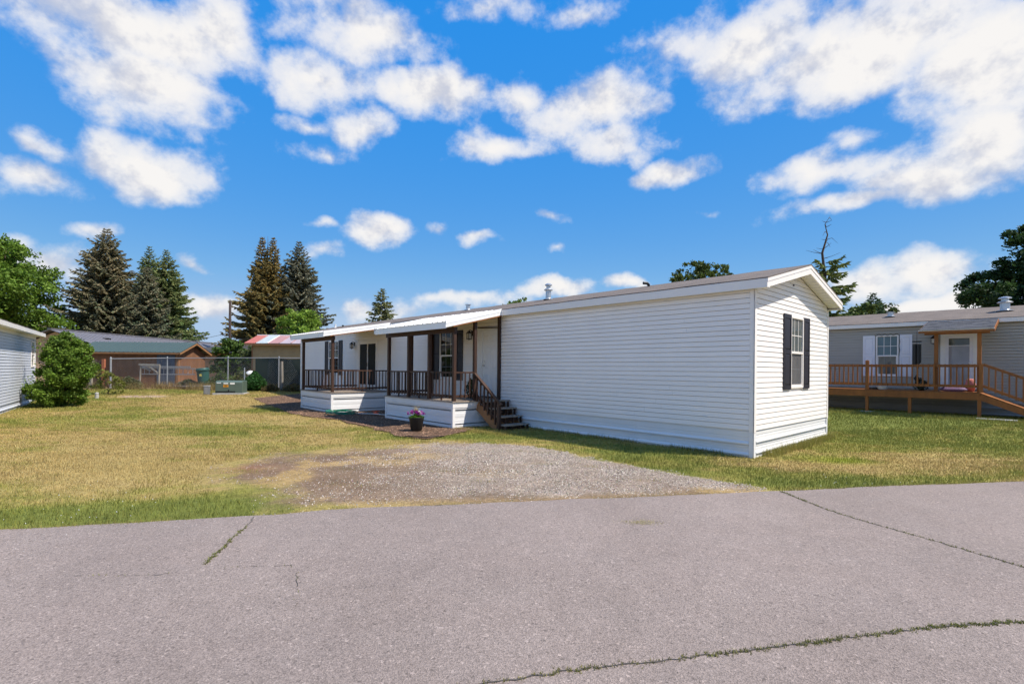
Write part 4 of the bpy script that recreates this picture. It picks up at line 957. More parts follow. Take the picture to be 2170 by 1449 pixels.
tag(MB().lathe([(.12, 0), (.15, .02), (.17, .11), (.155, .115), (.14, .03)], (0, 0, 0), 18).build('deck_bowl', 'white_plastic'), 'white plastic bowl on the cedar deck under the window', 'bowl').location = W(.2, 11.75, dz)
tag(MB().box(-.22, .22, -.12, .12, 0, .07).build('door_mat', 'black_metal', bevel=.01), 'dark mat lying on the cedar deck by the rail post', 'mat').location = W(.42, 11.7, dz)

# ------------------------------------------------------------------ left-hand neighbour
HL = dict(wall='blue_siding', siding='blue_siding', skirt='blue_siding', trim='vinyl_trim')
lo = (-20.75, 21.75, .02); rzl = math.atan2(.805, -.593)
hl = Home('mobile_home', 'pale blue grey mobile home at the left edge beside the big bush', 'mobile home', lo, rzl, 15.0, 4.3, .24, 2.82, 2.98, 3.5, .30, .15, HL, zg=-.05)
hl.groove = .016; hl.shell(); fr = hl.front
hl.siding(fr, .08, 14.9, 2.84, [(.35, 1.05, 1.5, 2.6)]); hl.trim(fr, -.016, .08, .2, 2.82)
for a, b in ((.09, 4), (4, 8), (8, 12)): hl.skirt(fr, a, b - .004, .0, .236)
hl.roof(); hl.window(fr, .35, 1.05, 1.5, 2.6, 'glass_dark', 'glass_grey')
hl.trim(fr, .10, 14.9, 2.70, 2.825, .024, 'vinyl_trim', 'frieze_board')
hl.pipe(6.5, 1.0, 3.1, .35, .09)

# ------------------------------------------------------------------ trees
def trunk_mesh(parent, pts, rs, name='trunk', n=9, m='bark'): return MB().tube(pts, rs, n).build(name, m, parent, smooth=True)
def spruce(name, label, x, y, H, Rd, col, col2, seed, tops=1, lower=.06, droop=.35, dens=1.0, group=None, bare=0.0, thin=1.0, sparse=0.0, crook=0.0):
    t = thing(name, label, 'tree', (x, y, G(x, y)), 0, group); rg2 = np.random.default_rng(seed); rr = random.Random(seed)
    trunk_mesh(t, [(0, 0, -.2), (.04, 0, H * .3), (-.03, .03, H * .65), (-.5 * crook, 0, H * .78), (.2 * crook, 0, H * .88), (-.1 * crook, .05, H * .94), (.55 * crook, 0, H * .985)], [.020 * H, .015 * H, .008 * H, .006 * H, .0035 * H, .02, .008])
    P = []; D = []; S = []; C = []
    leaders = [(0.0, 0.0, 1.0, 1.0)] if tops == 1 else [(-.55, .1, 1.0, .70), (.55, -.1, .985, .66)]
    for lx, ly, hs_, rs_ in leaders:
        limbs = MB()
        z = H * lower if lx <= 0 else H * .45
        HH = H * hs_
        while z < HH * .985:
            f = z / HH
            prof = (1 - f) ** .92 * (1.0 if f > .14 else .55 + .45 * f / .14)
            if tops > 1: prof = min(prof, 1.0) * (1.0 if f < .55 else 1.0)
            ox, oy = lx * ss(.55, .85, np.float64(f)), ly
            nbr = max(4, int(round((5 + 5 * (1 - f)) * dens)))
            a0 = rr.uniform(0, 6.28)
            if bare and f > 1 - bare:
                for b in range(2):
                    an = rr.uniform(0, 6.28); ln = rr.uniform(.3, 1.0) * (1 - f) * 3.2 + .2; bx0 = np.interp(f, [.65, .78, .88, .94, .985], [-.03, -.5 * crook, .2 * crook, -.1 * crook, .55 * crook]); sg_ = rr.choice((-.45, .3)); limbs.tube([(bx0, 0, z), (bx0 + math.cos(an) * ln * .5, math.sin(an) * ln * .5, z + .12 * ln), (bx0 + math.cos(an) * ln, math.sin(an) * ln, z + sg_ * ln)], [.02, .014, .006], 4)
                z += rr.uniform(.18, .4); continue
            for b in range(nbr):
                if rr.random() < sparse: continue
                an = a0 + b * 6.2832 / nbr + rr.uniform(-.28, .28)
                ln = Rd * prof * rr.uniform(.62, 1.12) * ((rs_ if f > .6 else 1.0) * (.62 if f > .80 else 1.0) if tops > 1 else 1.0) + (.18 if f < .9 else .07)
                dr_ = droop * rr.uniform(.7, 1.3) * (1 - .75 * f); up = .30 * rr.uniform(.6, 1.3)
                ca, sa = math.cos(an), math.sin(an)
                ns = max(3, int(ln / .15)); tt = (np.arange(ns) + rg2.random(ns)) / ns
                tt = .12 + .88 * tt
                rad = tt * ln; zz = z + ln * (-dr_ * tt + up * tt ** 2.2) + (.25 * ln if f > .85 else 0) * tt
                bx, by = ox + ca * rad, oy + sa * rad
                limbs.tube([(ox, oy, z), (ox + ca * ln * .5, oy + sa * ln * .5, z + ln * (-dr_ * .5 + up * .2)), (ox + ca * ln * .95, oy + sa * ln * .95, z + ln * (-dr_ * .95 + up * .9))], [.02 + .008 * ln, .012 + .004 * ln, .005], 4, False)
                for sgn in (-1, 1, 0):
                    m_ = ns; wl = (.22 + .40 * np.minimum(1, (1.08 - tt)) * min(1, ln / 2)) * rg2.uniform(.6, 1.25, m_) * thin * (.45 + .55 * min(1.0, (1 - f) * 7))
                    spread = sgn * (.85 + rg2.uniform(-.25, .25, m_))
                    dx = ca * np.cos(spread) - sa * np.sin(spread); dy = sa * np.cos(spread) + ca * np.sin(spread)
                    dzv = -.22 - .45 * rg2.random(m_) if sgn else .10 + .3 * rg2.random(m_)
                    dd = np.stack([dx, dy, np.broadcast_to(dzv, m_)], 1); dd /= np.linalg.norm(dd, axis=1)[:, None]
                    pp = np.stack([bx, by, zz], 1) + dd * (wl * .45)[:, None] + rg2.normal(0, .03, (m_, 3))
                    P.append(pp); D.append(dd); S.append(wl)
                    k = rg2.random((m_, 1)); k2 = np.clip(k * .9 + (.35 if f > .55 else 0) * rg2.random((m_, 1)), 0, 1) 
                    cc = np.array(col) * (1 - k2) + np.array(col2) * k2
                    C.append(1.9 * cc * rg2.uniform(.6, 1.35, (m_, 1)))
            z += (.30 + .12 * rr.random()) * (1 - .35 * f) * (H / 14) ** .5
        limbs.build('limb', 'bark', t)['kind'] = 'stuff'
    P = np.concatenate(P); D = np.concatenate(D); S = np.concatenate(S); C = np.clip(np.concatenate(C), .003, 1); n = len(P)
    allv = []; 
    up = np.array((0, 0, 1.0)); s1_ = np.cross(D, up + rg2.normal(0, .35, (n, 3))); s1_ /= np.linalg.norm(s1_, axis=1)[:, None] + 1e-9; s2_ = np.cross(D, s1_)
    for sv, wq in ((s1_, .34), (s2_, .26)):
        L = D * S[:, None]; Wv = sv * (S * wq)[:, None]
        allv.append(np.stack([P - L * .5, P + Wv * .8 - L * .1, P + L * .62, P - Wv * .8 - L * .1], 1).reshape(-1, 3))
    v = np.concatenate(allv); f = np.arange(len(v)).reshape(-1, 4); c = np.concatenate([np.repeat(C, 4, 0)] * 2)
    arrmesh('crown', v, f, 'needle', c, t)
    return t

def broadleaf(name, label, x, y, H, clumps, size, per, col, col2, seed, trunk_r=.15, group=None, cat='tree', dens_pow=.5, upb=.3, base=None, squash=.75):
    """clumps: list of (dx,dy,z,r)"""
    t = thing(name, label, cat, (x, y, G(x, y) if base is None else base), 0, group); rg2 = np.random.default_rng(seed); rr = random.Random(seed)
    m = MB(); zt = min(c[2] for c in clumps)
    zs_ = H * .45
    m.tube([(0, 0, -.15), (.05, .02, zs_ * .5), (0, .06, zs_)], [trunk_r, trunk_r * .8, trunk_r * .6], 9)
    for dx, dy, z, r in clumps:
        z0 = rr.uniform(.35, .95) * min(zs_, z * .8); m.tube([(0, .02, z0), (dx * .45 + rr.uniform(-.1, .1), dy * .45, z0 + (z - z0) * .55), (dx * .9, dy * .9, z)], [trunk_r * .4, trunk_r * .22, trunk_r * .08], 5)
    m.build('trunk', 'bark', t, smooth=True)
    P = []; NN = []; C = []
    for dx, dy, z, r in clumps:
        n = int(per * r * r); d = rg2.normal(size=(n, 3)); d /= np.linalg.norm(d, axis=1)[:, None]
        # lumpy shell: most leaves in twig bunches near the outside
        nb_ = max(8, int(14 * r)); bd = rg2.normal(size=(nb_, 3)); bd /= np.linalg.norm(bd, axis=1)[:, None]; brr = rg2.uniform(.5, 1.08, nb_)
        k = rg2.integers(0, nb_, n); cen = bd[k] * brr[k][:, None]
        p = cen + d * (rg2.random((n, 1)) ** .6) * (.30 + .12 * rg2.random((n, 1)))
        loose = rg2.random(n) < .12; p[loose] = d[loose] * rg2.random((loose.sum(), 1)) ** .4
        p *= r; p[:, 2] *= squash; p += np.array((dx, dy, z)); P.append(p)
        nr = d * .6 + np.array((0, 0, .5)); NN.append(nr)
        kk = rg2.random((n, 1)); bt = rg2.uniform(.75, 1.25, nb_)[k][:, None]; C.append((np.array(col) * (1 - kk) + np.array(col2) * kk) * bt * rg2.uniform(.7, 1.3, (n, 1)))
    P = np.concatenate(P); NN = np.concatenate(NN); C = np.clip(np.concatenate(C), .004, 1)
    ok = P[:, 2] > .03; P, NN, C = P[ok], NN[ok], C[ok]
    leafy('crown', None, P, NN, np.full(len(P), size), C, t, .62, seed, bias=upb)
    return t

GS = 'tall spruces behind the yard'
spruce('spruce_tree', 'broad dark spruce behind the sheds, tallest on the left', -36.6, 45.0, 13.9, 6.3, (.080, .098, .058), (.165, .135, .08), 11, group=GS, dens=1.15)
spruce('spruce_tree', 'shorter greyish spruce between the broad spruce and the twin green spires', -33.6, 46, 10.6, 4.2, (.085, .115, .070), (.16, .14, .09), 12, group=GS)
spruce('spruce_tree', 'slim green spruce spire, left of a close pair', -36.4, 50, 13.4, 3.8, (.070, .11, .042), (.14, .155, .065), 13, group=GS)
spruce('spruce_tree', 'green spruce with drooping branches, right of a close pair', -33.3, 48, 12.6, 4.8, (.070, .11, .040), (.16, .17, .07), 14, group=GS, droop=.42)
spruce('spruce_tree', 'golden brown spruce with a double top beside the utility pole', -22.1, 45, 13.3, 5.0, (.085, .085, .036), (.21, .15, .052), 15, tops=2, group=GS, dens=1.1)
spruce('spruce_tree', 'bluish grey spruce standing right of the double topped one', -19.7, 46, 13.0, 5.2, (.072, .092, .072), (.135, .125, .085), 16, group=GS, dens=1.1)
spruce('spruce_tree', 'small ragged spruce top rising alone behind the white roof', -10.95, 42, 8.1, 3.2, (.07, .09, .045), (.16, .16, .075), 17, group=GS, sparse=.28, droop=.5)
spruce('spruce_tree', 'sparse spruce with a dead bare top behind the right gable', 18.9, 30.2, 11.0, 2.9, (.055, .085, .03), (.14, .155, .05), 18, bare=.27, sparse=.60, dens=.8, droop=.22, thin=1.05, crook=.45)
spruce('spruce_tree', 'distant blue green conifer above the neighbour roof', 27.4, 38, 7.6, 2.2, (.035, .065, .038), (.06, .09, .045), 19, sparse=.25)

def cl(seed, n, w, d, z0, z1, r0, r1, top=True):
    rr = random.Random(seed); out = []
    for k in range(n):
        z = z0 + (z1 - z0) * (k + rr.random()) / n; f = (z - z0) / (z1 - z0); s_ = math.sqrt(max(.05, 1 - (2 * f - .85) ** 2 * .75)); a = rr.uniform(0, 6.28); q_ = rr.uniform(.35, 1) 
        out.append((w * s_ * q_ * math.cos(a), d * s_ * q_ * math.sin(a), z, rr.uniform(r0, r1)))
    return out
broadleaf('maple_tree', 'large bright green leafy tree at the left edge behind the blue house', -41.5, 40, 11.5, cl(31, 26, 5.4, 4, 3.0, 10.6, 1.1, 2.0), .22, 900, (.085, .165, .018), (.16, .245, .03), 31, .3)
broadleaf('ash_bush', 'big rounded green bush growing against the corner of the blue house', -17.75, 19.7, 3.0, cl(32, 36, .88, .9, .30, 2.5, .28, .60), .08, 6600, (.085, .165, .016), (.17, .25, .035), 32, .05, cat='bush', squash=.8)
broadleaf('elm_sapling', 'thin sprawling shrub in front of the weathered wooden fence', -19.9, 24.6, 1.2, cl(37, 8, .7, .5, .25, 1.15, .22, .36), .09, 2000, (.14, .17, .03), (.22, .22, .05), 37, .03, cat='bush')
broadleaf('willow_tree', 'rounded lime green tree below the spruces behind the patchwork roof', -15.3, 36, 5.4, cl(33, 20, 2.2, 1.5, 2.2, 5.2, .6, .95), .19, 1300, (.15, .26, .03), (.27, .38, .06), 33, .1, upb=.55)
broadleaf('ash_tree', 'green treetop showing over the white home ridge near its gable', 11.0, 30, 8.2, cl(34, 14, 1.9, 1.6, 5.3, 7.7, .5, .85), .16, 1400, (.055, .095, .018), (.12, .145, .03), 34, .15)
broadleaf('young_tree', 'tip of a small green tree just above the white roof by the flue', .3, 26, 5.4, [(-.35, 0, 4.9, .35), (.2, .1, 5.0, .36), (.55, 0, 4.8, .3), (-.8, .1, 4.6, .35), (0, 0, 4.4, .4)], .16, 900, (.10, .17, .03), (.18, .24, .05), 35, .05)
broadleaf('cherry_tree', 'dark green leafy tree rising over the neighbour roof at the right edge', 23.7, 22, 8.2, cl(36, 26, 2.7, 2.2, 3.2, 7.6, .7, 1.1), .15, 2500, (.022, .050, .014), (.045, .085, .022), 36, .15)
broadleaf('maple_tree', 'small light green tree between the gable and the neighbour roof', 20.4, 29, 5.4, cl(38, 8, .9, .8, 3.6, 5.2, .5, .7), .17, 1100, (.08, .135, .035), (.16, .21, .07), 38, .1)
broadleaf('pine_tree', 'olive rounded tree left of the distant conifer above the neighbour roof', 26.6, 39, 6.7, cl(39, 7, .8, .7, 4.6, 6.2, .5, .8), .22, 900, (.05, .075, .02), (.10, .115, .03), 39, .12)
broadleaf('pine_tree', 'olive rounded tree right of the distant conifer above the neighbour roof', 28.9, 38.5, 6.6, cl(40, 7, .8, .7, 4.4, 6.3, .5, .8), .22, 900, (.045, .075, .02), (.09, .11, .03), 40, .12)
broadleaf('lilac_bush', 'green shrub between the rust shed and the small dark roofed house', -19.8, 35.5, 3.2, cl(41, 12, 1.3, 1.0, 1.0, 3.0, .5, .75), .18, 1000, (.05, .11, .018), (.11, .17, .03), 41, .06, cat='bush')
broadleaf('lilac_bush', 'grey green shrub beside the tan shed wall', -17.7, 34.2, 3.0, cl(42, 9, .7, .6, 1.0, 2.6, .4, .6), .15, 900, (.07, .10, .04), (.14, .17, .07), 42, .05, cat='bush')

# ------------------------------------------------------------------ back of the yard: sheds and houses
ZG = .28
sh = thing('rust_shed', 'rust brown plywood shed with a green ribbed metal roof', 'shed', (-20.7, 31.0, ZG))
LX, DY, ez, rz_ = 6.2, 2.7, 2.12, 2.80
MB().box(-LX, 0, 0, DY, -.1, ez).build('wall', 'rust_wood', sh)
MB().add([(-.02, 0, ez), (.0, 0, ez), (.0, DY, ez), (-.02, DY, ez), (-.02, DY / 2, rz_ - .05), (0, DY / 2, rz_ - .05)], [(0, 3, 4), (1, 5, 2), (0, 4, 5, 1), (3, 2, 5, 4)]).build('gable', 'rust_wood', sh)
for k in range(4):
    MB().box(-1.30 + k * .28, -1.04 + k * .28, -.03, -.004, -.05, 2.02).build('metal_panel', 'slate_panel', sh)
MB().box(-.14, -.02, -.028, -.003, -.05, 2.05).build('door_jamb', 'brown_trim', sh); MB().box(.003, .025, .0, .10, -.05, 2.0).build('corner_post', 'brown_trim', sh)
e = .28
for sgn in (-1, 1):
    ya = -e if sgn < 0 else DY + e; za = ez - .0; ym = DY / 2
    nsh = 8; x0 = -LX - .2; x1 = .32; ws = (x1 - x0) / nsh
    for k in range(nsh):
        a0 = x0 + k * ws; prof = [(a0, 0)]
        for j in range(3):
            c = a0 + ws * (j + .5) / 3; prof += [(c - .04, 0), (c - .018, .028), (c + .018, .028), (c + .04, 0)]
        prof.append((a0 + ws, 0)); npf = len(prof)
        vs_ = [(a, ya, za + .06 + h) for a, h in prof] + [(a, ym, rz_ + .06 + h) for a, h in prof] + [(a, ya, za + .04 + h) for a, h in prof] + [(a, ym, rz_ + .04 + h) for a, h in prof]
        fs_ = []
        for j in range(npf - 1): fs_ += [(j, j + 1, npf + j + 1, npf + j), (2 * npf + j, 3 * npf + j, 3 * npf + j + 1, 2 * npf + j + 1), (j, 2 * npf + j, 2 * npf + j + 1, j + 1)]
        MB().add(vs_, fs_).build('roof_sheet', 'green_metal', sh)
    for xx in (.29, -LX - .18): MB().beam((xx, ya, za - .02), (xx, ym, rz_ - .02), .035, .13).build('barge_board', 'brown_trim', sh)
    MB().box(-LX - .18, .28, ya - .0, ya + .03, za - .06, za + .036).build('eave_board', 'brown_trim', sh)

ts = thing('tan_shed', 'tan shed with a red, pink and white patchwork metal roof', 'shed', (-16.75, 32.2, ZG))
MB().box(0, 4.6, 0, 2.6, -.1, 2.75).build('wall', 'tan_wall', ts)
for k, mm in enumerate(('red_metal', 'pale_metal', 'pink_metal', 'lilac_metal', 'lilac_metal', 'pink_metal', 'pale_metal')):
    a0 = -.32 + k * .75; a1 = a0 + .735
    for j in range(1):
        MB().add([(a0, -.38, 2.83), (a1, -.38, 2.83), (a1 + .0, 1.3, 3.42), (a0 + .0, 1.3, 3.42), (a0, -.38, 2.86), (a1, -.38, 2.86), (a1, 1.3, 3.45), (a0, 1.3, 3.45)], [(0, 3, 2, 1), (4, 5, 6, 7), (0, 1, 5, 4), (1, 2, 6, 5), (2, 3, 7, 6), (3, 0, 4, 7)]).build('roof_sheet', mm, ts)
        MB().beam((a1, -.38, 2.875), (a1, 1.3, 3.465), .05, .03).build('roof_seam', 'pink_metal' if k != 1 else 'white_metal', ts)
MB().box(-.32, 4.9, 1.26, 1.36, 3.44, 3.50).build('ridge_cap', 'white_metal', ts); MB().box(-.3, 4.9, -.37, -.345, 2.73, 2.825).build('eave_board', 'brown_trim', ts); MB().box(-.02, .06, -.02, -.001, 0, 2.7).build('corner_board', 'brown_trim', ts)
MB().add([(-.3, 1.3, 3.41), (4.9, 1.3, 3.41), (4.9, 2.9, 2.83), (-.3, 2.9, 2.83), (-.3, 1.3, 3.44), (4.9, 1.3, 3.44), (4.9, 2.9, 2.86), (-.3, 2.9, 2.86)], [(0, 3, 2, 1), (4, 5, 6, 7), (0, 1, 5, 4), (1, 2, 6, 5), (2, 3, 7, 6), (3, 0, 4, 7)]).build('roof_back', 'pale_metal', ts)

bh = thing('metal_roof_house', 'long house with a dark grey standing seam roof behind the rust shed', 'house', (-27.3, 34.6, .28))
MB().box(-5, 0, -2, 14, -.2, 2.5).build('wall', 'peach_wall', bh)
nseam = 36; er, rr_z = 2.62, 3.60
for k in range(nseam):
    y0 = -2.4 + k * 17 / nseam; y1 = y0 + 17 / nseam - .012
    MB().add([(.5, y0, er), (.5, y1, er), (-2.5, y1, rr_z), (-2.5, y0, rr_z), (.5, y0, er + .05), (.5, y1, er + .05), (-2.5, y1, rr_z + .05), (-2.5, y0, rr_z + .05)], [(0, 3, 2, 1), (4, 5, 6, 7), (0, 1, 5, 4), (1, 2, 6, 5), (2, 3, 7, 6), (3, 0, 4, 7)]).build('roof_sheet', 'grey_metal_roof', bh)
    MB().beam((.5, y1 + .006, er + .06), (-2.5, y1 + .006, rr_z + .06), .03, .03).build('roof_seam', 'grey_metal_roof', bh)
MB().add([(-2.5, -2.4, rr_z), (-2.5, 14.6, rr_z), (-5.5, 14.6, er), (-5.5, -2.4, er), (-2.5, -2.4, rr_z + .05), (-2.5, 14.6, rr_z + .05), (-5.5, 14.6, er + .05), (-5.5, -2.4, er + .05)], [(0, 3, 2, 1), (4, 5, 6, 7), (0, 1, 5, 4), (1, 2, 6, 5), (2, 3, 7, 6), (3, 0, 4, 7)]).build('roof_back', 'grey_metal_roof', bh)
MB().box(-2.62, -2.38, -2.45, 14.65, rr_z + .05, rr_z + .10).build('ridge_cap', 'grey_metal_roof', bh)
MB().add([(-.01, -2.0, 2.5), (-5, -2.0, 2.5), (-2.5, -2.0, 3.5), (-.01, -1.9, 2.5), (-5, -1.9, 2.5), (-2.5, -1.9, 3.5)], [(0, 1, 2), (3, 5, 4), (0, 3, 4, 1), (1, 4, 5, 2), (2, 5, 3, 0)]).build('gable', 'peach_wall', bh)
MB().box(-1.3, -.95, .2, .6, 3.05, 3.25).build('roof_vent', 'black_metal', bh)

dh = thing('low_house', 'small low house with a dark overhanging roof beyond the chain link fence', 'house', (-21.6, 38.5, .28))
MB().box(-2.6, 2.0, 0, 5, -.2, 2.35).build('wall', 'peach_wall', dh)
MB().add([(-3.2, -.9, 2.52), (2.9, -.9, 2.52), (2.9, 5.6, 2.52), (-3.2, 5.6, 2.52), (-3.2, -.9, 2.40), (2.9, -.9, 2.40), (2.9, 5.6, 2.40), (-3.2, 5.6, 2.40), (-1.2, 2.3, 3.15), (.9, 2.3, 3.15)], [(4, 5, 6, 7), (0, 4, 5, 1), (1, 5, 6, 2), (2, 6, 7, 3), (3, 7, 4, 0), (0, 1, 9, 8), (1, 2, 9), (2, 3, 8, 9), (3, 0, 8)]).build('roof', 'dark_eave', dh)
MB().box(-3.22, 2.92, -.93, -.902, 2.38, 2.53).build('fascia', 'steel_grey', dh)
for xx in (.95, 2.6, -2.8): MB().box(xx, xx + .10, -.75, -.65, -.1, 2.40).build('porch_post', 'dark_wood', dh)
MB().box(-.5, .5, -.03, -.002, .9, 1.9).build('window', 'glass_dark', dh)

# ------------------------------------------------------------------ fences
wf = thing('wooden_fence', 'weathered dark board fence beside the bush, with grey and red posts', 'fence', (-24.2, 28.2, .2))
for k in range(16):
    hh = 1.72 + .04 * math.sin(k * 2.1); MB().box(-.6 + k * .142 - .6, -.6 + k * .142 - .466, 0, .022, .02, hh).build('fence_board', 'dark_wood', wf)
for z in (.35, 1.35): MB().box(-1.2, 1.1, -.045, -.004, z, z + .09).build('fence_rail', 'dark_wood', wf)
MB().box(.48, .62, -.16, -.05, -.1, 1.68).build('post', 'grey_wood', wf); MB().box(1.10, 1.24, -.06, .06, -.1, 1.78).build('post', 'red_wood', wf)

FY = [(-22.55, 28.1), (-20.2, 29.3), (-16.3, 28.7), (-13.15, 28.2), (-10.4, 28.2)]
cf = thing('chain_link_fence', 'galvanised chain link fence across the back of the yard', 'fence', (-16.3, 28.7, .28))
ox, oy, oz = -16.3, 28.7, .28
ZT = [2.02, 2.10, 2.14, 2.16, 2.17]
for (x, y), zt in zip(FY[:4], ZT):
    r_ = .045 if x < -22 else .032
    MB().lathe([(r_, 0), (r_, zt - .22), (r_ * 1.2, zt - .21), (r_ * .7, zt - .15), (.005, zt - .14)], (x - ox, y - oy, -.06), 10).build('post', 'fence_metal', cf)
for (a, b, za, zb_) in zip(FY[:-1], FY[1:], ZT[:-1], ZT[1:]):
    MB().tube([(a[0] - ox, a[1] - oy, za - oz - .02), (b[0] - ox, b[1] - oy, zb_ - oz - .02)], .021, 8).build('top_rail', 'fence_metal', cf)
    m = MB(); Ls = math.hypot(b[0] - a[0], b[1] - a[1]); dx, dy = (b[0] - a[0]) / Ls, (b[1] - a[1]) / Ls; hh = za - oz - .06; sp = .13
    k = -int(hh / sp) - 1
    while k * sp < Ls:
        for sg in (1, -1):
            p0 = k * sp; pts = []
            s0_, s1_ = (p0, p0 + hh) 
            za_, zb2 = 0.0, hh
            if s0_ < 0: za_ = -s0_; s0_ = 0
            if s1_ > Ls: zb2 = hh - (s1_ - Ls); s1_ = Ls
            if s1_ - s0_ < .05: continue
            if sg < 0: za_, zb2 = hh - za_, hh - zb2
            A_ = (a[0] - ox + dx * s0_, a[1] - oy + dy * s0_, .03 + za_); B_ = (a[0] - ox + dx * s1_, a[1] - oy + dy * s1_, .03 + zb2)
            m.beam(A_, B_, .0036, .0036)
        k += 1
    w_ = m.build('wire_mesh', 'steel_grey', cf); w_['kind'] = 'stuff'
pm = MB().add([(-14.55 - ox, 28.35 - oy, .0), (-10.5 - ox, 28.12 - oy, .0), (-10.5 - ox, 28.12 - oy, 1.80), (-11.5 - ox, 28.17 - oy, 1.83), (-12.5 - ox, 28.2 - oy, 1.78), (-13.5 - ox, 28.27 - oy, 1.84), (-14.55 - ox, 28.35 - oy, 1.80)] + [(-14.55 - ox, 28.36 - oy, .0), (-10.5 - ox, 28.13 - oy, .0), (-10.5 - ox, 28.13 - oy, 1.80), (-11.5 - ox, 28.18 - oy, 1.83), (-12.5 - ox, 28.21 - oy, 1.78), (-13.5 - ox, 28.28 - oy, 1.84), (-14.55 - ox, 28.36 - oy, 1.80)],
              [(0, 1, 2, 3, 4, 5, 6), (13, 12, 11, 10, 9, 8, 7)] + [(i, (i + 1) % 7, 7 + (i + 1) % 7, 7 + i) for i in range(7)]).build('privacy_screen', 'privacy_mesh', cf)
tag(MB().tube([(0, 0, -.1), (.02, 0, .8), (0, 0, 1.66)], [.085, .08, .075], 9).build('wooden_post', 'grey_wood'), 'weathered round wooden post beside the green screened fence', 'post').location = (-12.85, 27.9, .28)
tag(MB().tube([(0, 0, -.1), (0, 0, 1.3)], .03, 8).build('steel_post', 'galv'), 'short loose steel post standing in weeds behind the transformer', 'post').location = (-14.6, 27.3, .28)

ld = thing('ladder', 'aluminium extension ladder hung sideways behind the chain link fence', 'ladder', (-22.2, 30.0, .28), .0)
for z in (.85, 1.20): MB().box(0, 3.2, -.02, .02, z - .03, z + .03).build('rail', 'alu', ld)
for k in range(11): MB().tube([(.15 + k * .29, 0, .85), (.15 + k * .29, 0, 1.20)], .018, 7).build('rung', 'alu', ld)
MB().box(.0, 2.95, -.09, -.05, 1.26, 1.34).build('rail', 'alu', ld)
tr = thing('sawhorse', 'grey weathered timber frame leaning in front of the sideways ladder', 'sawhorse', (-22.0, 29.6, .28))
MB().beam((-.1, 0, 1.42), (1.15, 0, 1.40), .05, .10).build('top_bar', 'grey_wood', tr); MB().beam((1.1, 0, -.02), (1.1, .05, 1.4), .06, .08).build('leg', 'grey_wood', tr); MB().beam((.45, 0, 1.35), (1.12, .02, .85), .05, .08).build('brace', 'grey_wood', tr); MB().beam((-.05, 0, -.02), (.0, .05, 1.4), .06, .08).build('leg', 'grey_wood', tr); MB().beam((.0, .03, 1.3), (.6, .03, 1.05), .05, .07).build('brace', 'grey_wood', tr)

bb = thing('green_barrel', 'dark green plastic compost barrel standing behind the fence', 'barrel', (-18.4, 29.9, .55), .4); bb.rotation_euler = (.0, -.10, .4)
MB().lathe([(.29, 0), (.30, .03), (.315, .4), (.325, .80), (.33, .82)], (0, 0, 0), 24).build('body', 'barrel_green', bb, smooth=True); MB().lathe([(.355, .80), (.36, .84), (.355, .93), (.33, .965), (.2, .98), (.01, .985)], (0, 0, 0), 24).build('lid', 'barrel_green', bb, smooth=True)
MB().add([(.335 * math.cos(a_), .335 * math.sin(a_), z) for z in (.50, .63) for a_ in (-2.05, -1.85, -1.65)] , [(0, 1, 4, 3), (1, 2, 5, 4)]).build('sticker', 'sticker_yellow', bb)
rr = random.Random(8)
for k, (x, y, L_, a_, lab) in enumerate([(-18.6, 28.9, 2.4, .05, 'long grey plank lying on the brush heap behind the fence'), (-18.2, 29.2, 1.7, -.2, 'shorter plank lying askew on the brush heap'), (-17.7, 28.6, 2.0, .12, 'pale plank at the front of the brush heap')]):
    o = tag(MB().box(-L_ / 2, L_ / 2, -.08, .08, 0, .04).build('plank', 'grey_wood'), lab, 'plank'); o.location = (x, y, .42 + .04 * k); o.rotation_euler = (rr.uniform(-.05, .05), rr.uniform(-.04, .04), a_)
m = MB()
for k in range(260):
    x, y = -18.1 + rr.gauss(0, .95), 29.25 + rr.gauss(0, .35); a_ = rr.uniform(0, 3.14); L_ = rr.uniform(.2, .7); z = .30 + rr.random() * .22
    m.tube([(x - L_ / 2 * math.cos(a_), y - L_ / 2 * math.sin(a_), z), (x + L_ / 2 * math.cos(a_), y + L_ / 2 * math.sin(a_), z + rr.uniform(-.08, .12))], .012, 4)
tag(m.build('brush_pile', 'dark_wood'), 'heap of cut brown brushwood behind the fence under the barrel', 'brush', kind='stuff')
wt = thing('white_tank', 'white rounded tank half hidden in the weeds by the tan shed', 'tank', (-16.0, 30.6, .95)); 
MB().lathe([(.02, -.42), (.22, -.36), (.30, -.2), (.31, .15), (.26, .32), (.12, .42), (.01, .44)], (0, 0, 0), 18).build('body', 'white_plastic', wt, smooth=True); MB().lathe([(.315, -.05), (.325, -.03), (.325, .03), (.315, .05)], (0, 0, 0), 18).build('band', 'steel_grey', wt)

